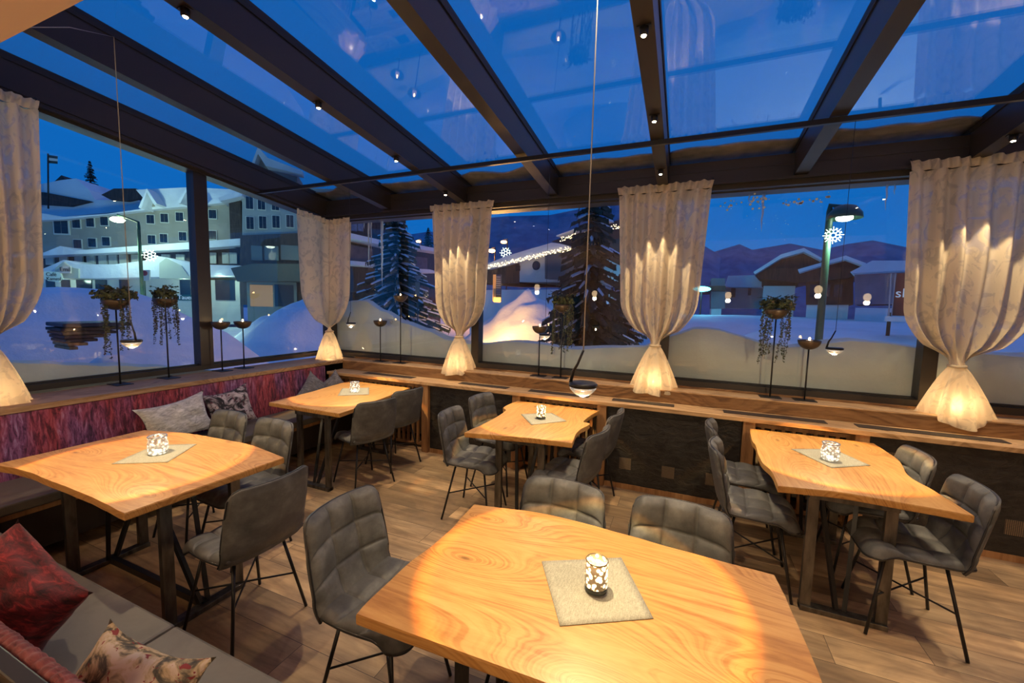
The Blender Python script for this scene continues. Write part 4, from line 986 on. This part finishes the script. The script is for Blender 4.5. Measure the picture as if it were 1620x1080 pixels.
# corner building
F2 = Facade(372, 34, 520, 33)
t = thing('corner_building', 'grey three storey corner building left of the corner curtain', 'building', F2.A)
F2.poly_px(t, 'wall', GREYW, [(383,300), (383,372), (540,366), (540,300), (460,296)], -6, 0)
F2.poly_px(t, 'roof_snow', SNOW, [(345,313), (380,300), (383,303), (383,310), (348,318)], -1, .6)
F2.box_px(t, 'side_wall', DARKW, 362, 383, 312, 392, -4, -.3)
F2.poly_px(t, 'attic_wall', HOTELW, [(400,262), (408,238), (420,262), (470,275), (470,310), (400,310)], -8, -4)
F2.poly_px(t, 'attic_roof_snow', SNOW, [(396,264), (408,232), (424,250), (478,270), (478,276), (420,262), (408,243), (400,266)], -4, -3)
for px, py in ((395,321),(414,322),(436,323),(396,353),(416,352),(437,351),(459,350),(480,349)): F2.window(t, px, py, 13, 20)
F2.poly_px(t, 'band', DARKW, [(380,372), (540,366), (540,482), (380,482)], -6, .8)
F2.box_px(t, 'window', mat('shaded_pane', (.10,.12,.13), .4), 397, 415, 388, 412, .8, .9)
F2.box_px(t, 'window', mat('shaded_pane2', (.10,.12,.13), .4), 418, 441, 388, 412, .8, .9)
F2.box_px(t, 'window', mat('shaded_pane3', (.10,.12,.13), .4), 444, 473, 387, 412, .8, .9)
F2.poly_px(t, 'canopy', mat('canopy_metal', (.05,.055,.05), .6), [(365,424), (400,417), (520,417), (520,445), (375,445)], .8, 2.4)
F2.box_px(t, 'shop_frame', mat('shopfront', (.2,.24,.22), .6), 390, 470, 444, 490, .8, 1.1, 0)
F2.box_px(t, 'shop_window', LITP, 395, 432, 450, 485, 1.1, 1.15); F2.box_px(t, 'shop_window', GLD, 434, 465, 450, 485, 1.1, 1.15)
# flag
t = thing('flag_pole', 'small striped flag on a pole above the hotel roof', 'flag', ondist(76, 300, 46))
p0 = ondist(76, 300, 46); a = ondist(76, 243, 46)-p0; b = ondist(76.5, 330, 46)-p0; MB().tube([b, a], .05, 6).obj('pole', BLACK, t)
u = ondist(90, 247, 46)-p0; v = ondist(90, 259, 46)-p0; v0 = ondist(77, 258, 46)-p0; a2 = ondist(77, 245, 46)-p0
for k, mm in enumerate((INKD, TRIMW, INKD)):
    q = [a2.lerp(v0, k/3), u.lerp(v, k/3), u.lerp(v, (k+1)/3), a2.lerp(v0, (k+1)/3)]; MB().add(q+[w_+Vector((.03,.03,0)) for w_ in q], [(0,1,2,3),(7,6,5,4),(0,4,5,1),(1,5,6,2),(2,6,7,3),(3,7,4,0)]).obj('stripe', mm, t)

for px, py, D, pw in ((95,440,39,75),(182,436,37,95),(290,440,35,95),(350,440,33,80),(186,356,34,650),(430,392,27,200)):  # porch lights, plus added lights without fixtures that brighten the facades
    light('POINT', tuple(ondist(px, py, D)), pw, (.62,1,.8), None, .2, name='porch_fill_light')
# snowflake decoration and street lamps
def flake(name, label, P, r, m, n=6):
    mb = MB(); d = (EYE-P); d.z = 0; d.normalize(); sx_ = Vector((-d.y, d.x, 0))
    for k in range(n):
        a = k*2*pi/n; e = sx_*cos(a)*r+Vector((0,0,1))*sin(a)*r; mb.tube([e*.25, e], r*.035, 5)
        for s_ in (-1, 1):
            b = a+s_*.5; q = sx_*cos(b)*r+Vector((0,0,1))*sin(b)*r; mb.tube([e*.55, q*.85], r*.03, 5)
    mb.tube([sx_*cos(k*pi/6)*r*.28+Vector((0,0,1))*sin(k*pi/6)*r*.28 for k in range(12)], r*.05, 5, closed=True)
    return tag(mb.obj(name, m, None, P), label, 'light decoration')
def lamp_post(label, base, top, head, hr, hm, power, col, pm=BLACK, r=.05, shade=True, rad=.15, ldrop=.25, cone=150):
    t = thing('street_lamp', label, 'street lamp', base)
    b = Vector(base); T = Vector(top)-b; Hh = Vector(head)-b
    MB().tube([(0,0,-.15), (T.x*.0, T.y*.0, T.z*.97), T, T.lerp(Hh, .5)+Vector((0,0,.1)), Hh+Vector((0,0,hr*.8))], [r*1.3, r, r*.8, r*.6, r*.6], 8).obj('pole', pm, t)
    if shade: MB().lathe([(hr*.15,hr*.95),(hr*.6,hr*.8),(hr*.95,hr*.35),(hr,0),(hr*.96,0),(hr*.9,hr*.3),(.01,hr*.6)], 20, tuple(Hh), closed=True).obj('shade', pm, t)
    MB().sphere(tuple(Hh+Vector((0,0,hr*.05))), hr*(.5 if shade else .9), 10, 0, (1,1,.45)).obj('bulb', hm, t)
    light('SPOT', tuple(Hh-Vector((0,0,ldrop))), power, col, t, rad, RD(cone), .5, name='street_light')
b = G(225, 19); tp = ondist(223, 352, 19); hd = ondist(186, 348, 19.5)
lamp_post('street lamp with greenish glow in front of the hotel', (*b, 0), (b[0], b[1], tp.z), hd, .22, GREENL, 3800, (.62,1,.72), GREENP, .05, False, cone=128)
flake('snowflake_light', 'white snowflake light hanging on the street lamp post by the hotel', ondist(237, 404, 18.9), .21, WHITEL)
for px, py, D, l, pw in ((778, 397, 30, 'left', 1300), (797, 383, 36, 'right', 1300), (662, 382, 48, 'distant', 1800)):
    hd = ondist(px, py, D); b = G(px+4, D); lamp_post('orange street lamp beyond the curtains, %s one' % l, (*b, 0), (b[0], b[1], hd.z+.3), hd, .30, ORANGEL, pw, (1,.38,.08), BLACK, .05, False, cone=120)
flake('snowflake_light', 'white snowflake light beside the orange street lamps', ondist(800, 400, 27), .38, WHITEL)
b = G(1302, 9.5); tp = ondist(1311, 325, 9.5); hd = ondist(1336, 346, 9.4)
lamp_post('green lamp post with domed hood outside the right window', (*b, 0), (b[0], b[1], tp.z), hd, .26, mat('cool_white_lamp', (1,1,1), .3, em=(.9,1,.8), es=12), 260, (.85,1,.85), GREENP, .055)
flake('snowflake_light', 'green white star light hanging on the right lamp post', ondist(1318, 372, 9.3), .15, WHITEL, 8)
light('POINT', tuple(ondist(1110, 450, 24)), 160, (.2,.85,1), None, .2, name='sign_light')
tag(MB().sphere((0,0,0), .3, 10, 0, (1.6,1,.5)).obj('cabin_light', TEALL, None, ondist(1110, 457, 26)), 'teal glowing light by the cabins outside', 'light')

# ---- dark timber house with ledges
F3 = Facade(545, 22, 645, 24)
t = thing('timber_house', 'dark timber house with two snowy ledges behind the snowy fir', 'building', F3.A)
F3.poly_px(t, 'wall', DARKW, [(530,306), (642,330), (642,462), (530,462)], -1.0, 0)
F3.poly_px(t, 'ledge_snow', SNOW, [(530,366), (552,368), (640,388), (640,395), (552,376), (530,373)], 0, 1.0)
F3.poly_px(t, 'ledge_snow', SNOW, [(530,411), (552,412), (640,419), (640,425), (552,418), (530,417)], 0, 1.0)
F3.poly_px(t, 'balcony_panel', plain_noise('balcony_boards', (.10,.09,.12), (.16,.14,.17), 3), [(532,382), (590,394), (590,414), (532,411)], 0, .3)
for px in (562, 572): F3.box_px(t, 'window', plain_noise('blue_blind', (.1,.14,.2), (.2,.26,.34), 6), px-6, px+3, 352, 366, 0, .1)
F4 = Facade(645, 30, 700, 33)
t = thing('snowy_barn', 'low dark barn with snow roof left of the second curtain', 'building', F4.A)
F4.poly_px(t, 'wall', DARKW, [(640,390), (700,398), (700,428), (640,424)], -6, 0)
F4.poly_px(t, 'wall_panel', plain_noise('purple_boards', (.10,.07,.09), (.15,.11,.13), 3), [(655,405), (676,408), (676,426), (655,424)], 0, .1)
F4.poly_px(t, 'roof_snow', SNOW, [(636,384), (665,388), (720,398), (720,403), (665,394), (636,391)], -6, 1.2)
F4.poly_px(t, 'porch_snow', SNOW, [(645,424), (680,426), (700,432), (640,430)], 0, 2)
# ---- chapel
F5 = Facade(760, 24, 908, 20)
t = thing('chapel_building', 'white walled chapel with a round window and lit eaves', 'building', F5.A)
F5.poly_px(t, 'wall', WHITEW, [(822,412), (862,400), (908,396), (908,446), (822,446)], -5, 0)
F5.poly_px(t, 'annex_wall', DARKW, [(740,426), (822,412), (822,448), (740,448)], -5, 0)
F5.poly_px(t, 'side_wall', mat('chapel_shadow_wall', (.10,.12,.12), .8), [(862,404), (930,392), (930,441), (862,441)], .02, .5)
F5.poly_px(t, 'roof_snow', SNOW, [(755,424), (800,405), (872,384), (885,385), (905,392), (860,404), (770,426)], -4, .35)
F5.poly_px(t, 'upper_roof', mat('dark_shingles', (.05,.04,.045), .8), [(872,382), (925,362), (990,345), (1010,372), (905,390)], -4, -.5)
F5.poly_px(t, 'upper_roof_snow', SNOW, [(880,372), (912,362), (930,354), (960,348), (958,344), (925,356), (880,374)], -.5, .2)
c = F5.at(849, 420); rr_ = abs(F5.at(854.5, 420)[0]-c[0]); mbx = MB(); F5.poly(mbx, [(c[0]+rr_*cos(a*pi/10), c[1]+rr_*sin(a*pi/10)*1.05) for a in range(20)], 0, .08); mbx.obj('round_window', GLD, t)
F5.box_px(t, 'small_window', GLD, 816, 821, 420, 428, 0, .1)
def sparkle(label, F, a, b, n, y, seed, sag=0):
    rnd = random.Random(seed); mb = MB(); P = F.at(*a, y); Q = F.at(*b, y)
    for i in range(n):
        f = (i+rnd.random())/n; x = P[0]+(Q[0]-P[0])*f; z = P[1]+(Q[1]-P[1])*f+rnd.uniform(-.12,.10)
        p = F.d*x+F.n*(y+rnd.uniform(-.05,.05)); mb.sphere((p.x, p.y, z), .019, 4)
    return tag(mb.obj('string_lights', SPARK, None, F.A), label, 'string lights', None, 'stuff')
sparkle('long band of tiny warm lights along the chapel eaves', F5, (768,423), (903,392), 190, .45, 2)
sparkle('short band of tiny warm lights on the upper chapel roof', F5, (886,378), (926,369), 46, .3, 4)
sparkle('short band of tiny warm lights behind the big pine top', F5, (961,362), (996,352), 40, .3, 6)
# info pillar
F6 = Facade(776, 15, 800, 15)
t = thing('information_pillar', 'slatted information pillar glowing orange at its foot', 'sign pillar', F6.A)
F6.box_px(t, 'side_board', mat('yellow_board', (.55,.35,.15), .6), 780, 784, 434, 476, 0, .25); F6.box_px(t, 'slat_panel', mat('pillar_frame', (.08,.09,.12), .5), 784, 793, 434, 476, 0, .2)
for i in range(9): F6.box_px(t, 'slat', mat('pillar_slat', (.22,.24,.32), .5) if i == 0 else bpy.data.materials['pillar_slat'], 785, 792, 437+i*3.4, 439+i*3.4, .2, .26)
F6.box_px(t, 'foot_lamp', mat('amber_foot', (1,.6,.2), .4, em=(1,.5,.1), es=1.5), 781, 792, 470, 478, .26, .4)
q = ondist(786, 476, 14.2); light('POINT', (q.x, q.y, .95), 420, (1,.50,.12), None, .15, name='pillar_light')
# signs on posts
for px, D, l, yy in ((663, 14, 'green street sign on a post beside the short candle stands', 440), ):
    t = thing('street_sign', l, 'sign', (*G(px, D), 0)); F7 = Facade(px-10, D, px+10, D); o_ = F7.A
    t.location = o_; F7.box_px(t, 'board', mat('olive_board', (.12,.14,.10), .6), 657, 664, 446, 468, 0, .05); F7.poly_px(t, 'triangle', mat('grey_triangle', (.15,.15,.16), .6), [(655,436), (668,436), (661,445)], 0, .05); F7.box_px(t, 'post', BLACK, 660, 661.5, 445, 486, -.04, 0, -.1)
# marker poles in the snow
for i, (px, D, h, l) in enumerate(((762, 11, 1.2, 'marker pole behind the second curtain'), (1385, 9, .75, 'short marker pole in the right snow field'))):
    tag(MB().tube([(0,0,-.2), (0,0,h)], .025, 6).obj('marker_pole', BLACK, None, (*G(px, D), .15)), 'dark ' + l, 'pole')

# ---- right side cabins
def cabin(label, F, wall, roof, snow, t=None, wm=WHITEW, dm=DARKW, depth=6, opens=()):
    t = thing('cabin', label, 'building', F.A)
    F.poly_px(t, 'wall', wm, wall, -depth, 0)
    if roof: F.poly_px(t, 'gable', dm, roof, -depth, .6)
    if snow: F.poly_px(t, 'roof_snow', SNOW, snow, -depth, 1.4)
    for (a, b, c_, d_) in opens: F.box_px(t, 'opening', GLD, a, b, c_, d_, 0, .08)
    return t
F8 = Facade(1148, 34, 1232, 34)
cabin('white walled cabin with dark doors beyond the trailing plant', F8, [(1147,452), (1240,452), (1240,488), (1147,488)], None, [(1146,454), (1152,436), (1240,434), (1256,446), (1256,455)], opens=[(1157,470,468,474), (1184,1188,454,467), (1157,1163,455,470)][1:])
F9 = Facade(1190, 30, 1275, 30)
cabin('dark gabled chalet behind the white cabin', F9, [(1205,432), (1262,430), (1262,452), (1205,452)], [(1192,432), (1236,405), (1272,396), (1300,412), (1296,440), (1262,447), (1200,440)], [(1192,430), (1236,402), (1272,392), (1300,408), (1300,412), (1272,398), (1236,408), (1194,434)], wm=DARKW)
F10 = Facade(1268, 26, 1350, 26)
cabin('dark chalet behind the green lamp post', F10, [(1275,425), (1350,425), (1350,482), (1275,482)], [(1262,428), (1300,418), (1338,408), (1368,420), (1366,432), (1340,440), (1270,446)], [(1262,426), (1300,415), (1338,404), (1370,416), (1368,421), (1338,410), (1300,420), (1264,431)], wm=DARKW, opens=[(1282,1292,450,470), (1300,1312,450,470), (1320,1332,450,470)])
F11 = Facade(1080, 28, 1148, 28)
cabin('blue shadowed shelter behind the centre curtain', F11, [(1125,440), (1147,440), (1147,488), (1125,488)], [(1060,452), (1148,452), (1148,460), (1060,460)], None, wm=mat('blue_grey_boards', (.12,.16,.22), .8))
F12 = Facade(1408, 15, 1500, 15)
t = thing('ski_banner', 'red banner with white ski lettering partly behind the right curtain', 'banner', F12.A)
F12.poly_px(t, 'cloth', REDB, [(1419,432), (1500,433), (1500,502), (1409,499)], 0, .08); F12.poly_px(t, 'snow_foot', SNOW, [(1400,500), (1500,503), (1500,512), (1398,508)], -.4, .8)
ftext(F12, t, 'ski', 1431, 464, 15, INKW, .1)
F12.poly_px(t, 'rail', mat('banner_rail', (.3,.33,.38), .5), [(1409,432), (1411,432), (1407,505), (1404,505)], 0, .1)
F12.poly_px(t, 'rail', bpy.data.materials['banner_rail'], [(1416,432), (1418,432), (1411,503), (1409,503)], 0, .1)
t = thing('storage_hut', 'long low hut with snow roof right of the cabins', 'building', (0,0,0)); F13 = Facade(1350, 24, 1460, 24); t.location = F13.A
F13.poly_px(t, 'wall', plain_noise('violet_wall', (.18,.17,.22), (.24,.22,.28), 2), [(1352,428), (1400,424), (1460,424), (1460,480), (1352,482)], -4, 0); F13.poly_px(t, 'roof_snow', SNOW, [(1345,430), (1380,412), (1460,412), (1460,426), (1350,432)], -4, 1)

for F_, nm, a_, b_, zt_, d_ in ((F3,'timber_house',532,642,1.6,1), (F5,'chapel_building',740,908,2.6,5), (F9,'cabin.001',1205,1262,3.5,6), (F10,'cabin.002',1275,1350,2.5,6), (F11,'cabin.003',1125,1147,2.0,6), (F13,'storage_hut',1352,1460,2.0,4), (F4,'snowy_barn',640,700,4.5,6)):
    tt = bpy.data.objects.get(nm)
    if tt:
        xa, xb = F_.at(a_, 450)[0], F_.at(b_, 450)[0]; mb = MB(); F_.slab(mb, min(xa,xb)+.1, max(xa,xb)-.1, -.4, zt_, -d_+.2, -.1); mb.obj('foundation', DARKW if nm in ('timber_house', 'snowy_barn') else SNOW, tt)
for px in (1404, 1470):
    xa, za = F12.at(px, 500); mb = MB(); F12.slab(mb, xa, xa+.08, -.3, za+.1, -.1, .0); mb.obj('post', BLACK, bpy.data.objects['ski_banner'])
p_ = ondist(1110, 457, 26); tag(MB().tube([(p_.x, p_.y, -.2), (p_.x, p_.y, p_.z-.15)], .05, 6).obj('light_pole', BLACK), 'dark pole under the teal light by the cabins', 'pole')
# ---- mountains and forest
HILL = plain_noise('snowy_forest_hill_haze', (.05,.13,.24), (.12,.24,.38), .35, .9)  # bluish distance haze is painted into the hill colour
def ridge(label, pts, D, base=470, name='mountain', th=30):
    mb = MB(); P = [ondist(*p, D) for p in pts]; n = len(P); vs = []; fs = []
    for p in P:
        d = Vector((p.x, p.y, 0)).normalized(); k = 4
        for j in range(k+1): f = j/k; q = p*(1-f)+(Vector((p.x, p.y, -1))-d*th)*f; vs.append((q.x, q.y, q.z+2*noise.noise(Vector((q.x*.05, q.y*.05, f*3)))*(f*(1-f)*4)))
        vs.append((p.x+d.x*th, p.y+d.y*th, -1))
    w = 6
    for i in range(n-1):
        for j in range(4): fs.append((i*w+j, i*w+j+1, (i+1)*w+j+1, (i+1)*w+j))
        fs.append((i*w, (i+1)*w, (i+1)*w+5, i*w+5))
    mb.add(vs, fs, 0, True); o = mb.obj(name, HILL); tag(o, label, 'mountain'); return o
ridge('dark forested mountain slope behind the chapel', [(640,372), (680,366), (720,372), (760,346), (800,342), (870,340), (930,328), (980,318), (1040,330), (1100,380), (1140,404)], 120)
ridge('low distant snowy ridge behind the right cabins', [(1060,400), (1130,398), (1170,386), (1190,395), (1250,385), (1300,395), (1340,386), (1380,380), (1440,392), (1520,400), (1640,390)], 150)
ridge('low distant ridge behind the hotel roofs', [(-160,330), (0,300), (100,292), (200,310), (300,318), (420,330), (560,350), (650,378)], 170)

def conifer(label, base, H, R, snow=.5, seed=0, n=2200, m=NEEDLE, droop=.35, lo=.04, needle=.30):
    rnd = random.Random(seed); t = thing('conifer_tree', label, 'tree', base)
    MB().tube([(0,0,-.2), (0,0,H*.97)], [H*.018+.04, .02], 8).obj('trunk', BARK, t)
    a_ = MB(); b_ = MB(); lv = int(H/.17)
    for i in range(lv):
        f = i/lv; z = H*(lo+(1-lo)*f)+rnd.uniform(-.05,.05); L = R*(1-f)**.85*(1+.12*sin(i*2.1)); nb = max(5, int(13*(1-f))+4)
        for k in range(nb):
            a = 2*pi*(k+rnd.random()*.7)/nb; l = L*rnd.uniform(.5,1.12); d = Vector((cos(a), sin(a), 0)); s_ = Vector((-d.y, d.x, 0))
            segs = max(2, int(l/.28)); wd = .085+.055*l
            for j in range(segs):
                f0, f1 = j/segs, (j+1)/segs; p = d*l*f0+Vector((0,0,z-droop*l*f0**1.4+.12*l*f0)); q = d*l*f1+Vector((0,0,z-droop*l*f1**1.4+.12*l*f1)); w0 = wd*(1-f0*.75); w1 = wd*(1-f1*.75)
                jj = Vector((0,0,-rnd.uniform(.05,.14))); c = (p+q)/2
                a_.add([p-s_*w0+jj, p, q, q-s_*w1+jj], [(0,1,2,3)]); a_.add([p, p+s_*w0+jj, q+s_*w1+jj, q], [(0,1,2,3)])
                for e in (-1, 1):
                    for _ in range(2):
                        o_ = p.lerp(q, rnd.random()); tipp = o_+s_*e*w0*rnd.uniform(.8,1.5)+d*rnd.uniform(.0,.12)+Vector((0,0,-rnd.uniform(.08,.22))); a_.add([o_, o_+d*.06, tipp], [(0,1,2)])
                if rnd.random() < snow:
                    h = Vector((0,0,.035+.05*rnd.random())); b_.add([p-s_*w0*.6+h*.2, p+h, q+h, q-s_*w1*.6+h*.2, p+s_*w0*.6+h*.2, q+s_*w1*.6+h*.2], [(0,1,2,3),(1,4,5,2)], 0, True)
    a_.obj('branches', m, t); b_.obj('branch_snow', SNOW, t); return t
p = G(628, 16); top = ondist(628, 315, 16)
conifer('tall snow laden fir right of the dark timber house', (*p, 0), top.z, 2.1, .85, 3, lo=.12)
p = G(932, 10.5); conifer('big dark pine filling the middle window', (*p, -.1), 5.6, 1.5, .16, 9, droop=.5, lo=.04)
p = G(898, 13); conifer('smaller dark pine left of the big pine', (*p, -.1), 2.2, 1.1, .15, 15, lo=.02)
p = G(985, 12); conifer('dark bush pine behind the centre curtain', (*p, -.1), 3.0, 1.2, .25, 17, lo=.02)
p = G(677, 60); conifer('distant dark fir above the barn roof', (*p, 0), 12.5, 4.2, .1, 21)
p = G(155, 72); conifer('distant bare fir behind the hotel roof', (*p, 0), 18, 3.4, .1, 23)

# icicles and frost outside the panes
def icicle(px, py0, py1, r, label, Y=4.75):
    a = ray(px, py0); a = EYE+a*(Y/a.y); b = ray(px, py1); b = EYE+b*(Y/b.y); L = a.z-b.z
    n = 7; pts = [(.004*sin(i*2.1), 0, -L*i/n) for i in range(n+1)]
    tag(MB().tube(pts, [r*(1-i/n)**.7*(1+.15*sin(i*1.7))+.0012 for i in range(n+1)], 8).obj('icicle', ICE, None, (a.x, Y, a.z)), label, 'icicle', 'icicles hanging outside the back windows')
for px, a, b, r, l in ((583,344,428,.012,'long icicle left of the snowy fir'), (587,344,398,.010,'short icicle beside the longest one'), (604,342,455,.020,'longest thick icicle in front of the fir'), (576,346,362,.008,'tiny icicle near the corner curtain'), (1209,298,366,.014,'thin icicle in the right window'), (1186,300,320,.010,'stubby icicle left of the frost flakes'), (1405,284,332,.009,'thin icicle left of the right curtain'), (1417,284,308,.008,'small icicle at the right curtain')):
    icicle(px, a, b, r, l)
struct('trim_61', MB().box(-4.9, 5.1, 4.62, 4.82, 2.90, 2.98), FRAME, 'dark gutter outside the back windows')
rnd = random.Random(4); mb = MB()
for (cx_, cy_, sx_, sy_, n) in ((1155,322,12,8,16), (1195,318,18,10,26), (1245,322,8,5,8), (1265,321,6,5,9), (1290,318,10,5,8), (1312,310,5,5,4), (1250,345,90,28,30)):
    for i in range(n):
        px = rnd.gauss(cx_, sx_*.6); py = rnd.gauss(cy_, sy_*.5); py = max(py, 300); d = ray(px, py); p = EYE+d*(4.515/d.y); r_ = rnd.uniform(.002,.011) if n != 30 else rnd.uniform(.001,.003)
        k = rnd.randint(5, 8); P = [(p.x+r_*(1+.3*rnd.random())*cos(2*pi*j/k), p.z+r_*(1+.3*rnd.random())*sin(2*pi*j/k)) for j in range(k)]
        mb.add([(a, 4.510, b) for a, b in P]+[(a, 4.514, b) for a, b in P], [tuple(range(k))[::-1], tuple(range(k, 2*k))]+[(j, (j+1) % k, (j+1) % k+k, j+k) for j in range(k)])
tag(mb.obj('frost_flakes', mat('frost', (.7,.68,.66), .8)), 'white frost flakes stuck on the upper right window', 'frost', None, 'stuff')
# snow left on the lower strip of the roof panes
def strip(x0, x1, seed):
    mb = MB()
    def f(dz):
        def g(u, v):
            x = x0+(x1-x0)*u; y1 = 4.45; y0 = 4.15+.10*noise.noise(Vector((x*3+seed, 0, 0))); y = y0+(y1-y0)*v
            return (x, y, zgl(y)+.0085+dz*(.3+.7*min(1, v*6))*(1+.3*noise.noise(Vector((x*8, y*8, seed)))))
        return g
    mb.shell(f(.035), f(0), 30, 10); return mb
ROOFS = plain_noise('thin_roof_snow', (.22,.23,.25), (.42,.42,.42), 9)
lab = ['at the far left corner', 'second from the left corner', 'third from the left corner', 'left of the centre rafter', 'right of the centre rafter', 'above the right window', 'above the right curtain', 'beyond the right edge']
for i in range(len(RX)-1):
    tag(strip(RX[i]+.06, RX[i+1]-.06, i*3.1).obj('roof_snow_strip', ROOFS), 'strip of snow on the lower roof glass, ' + lab[i], 'snow', 'snow strips on the roof glass')
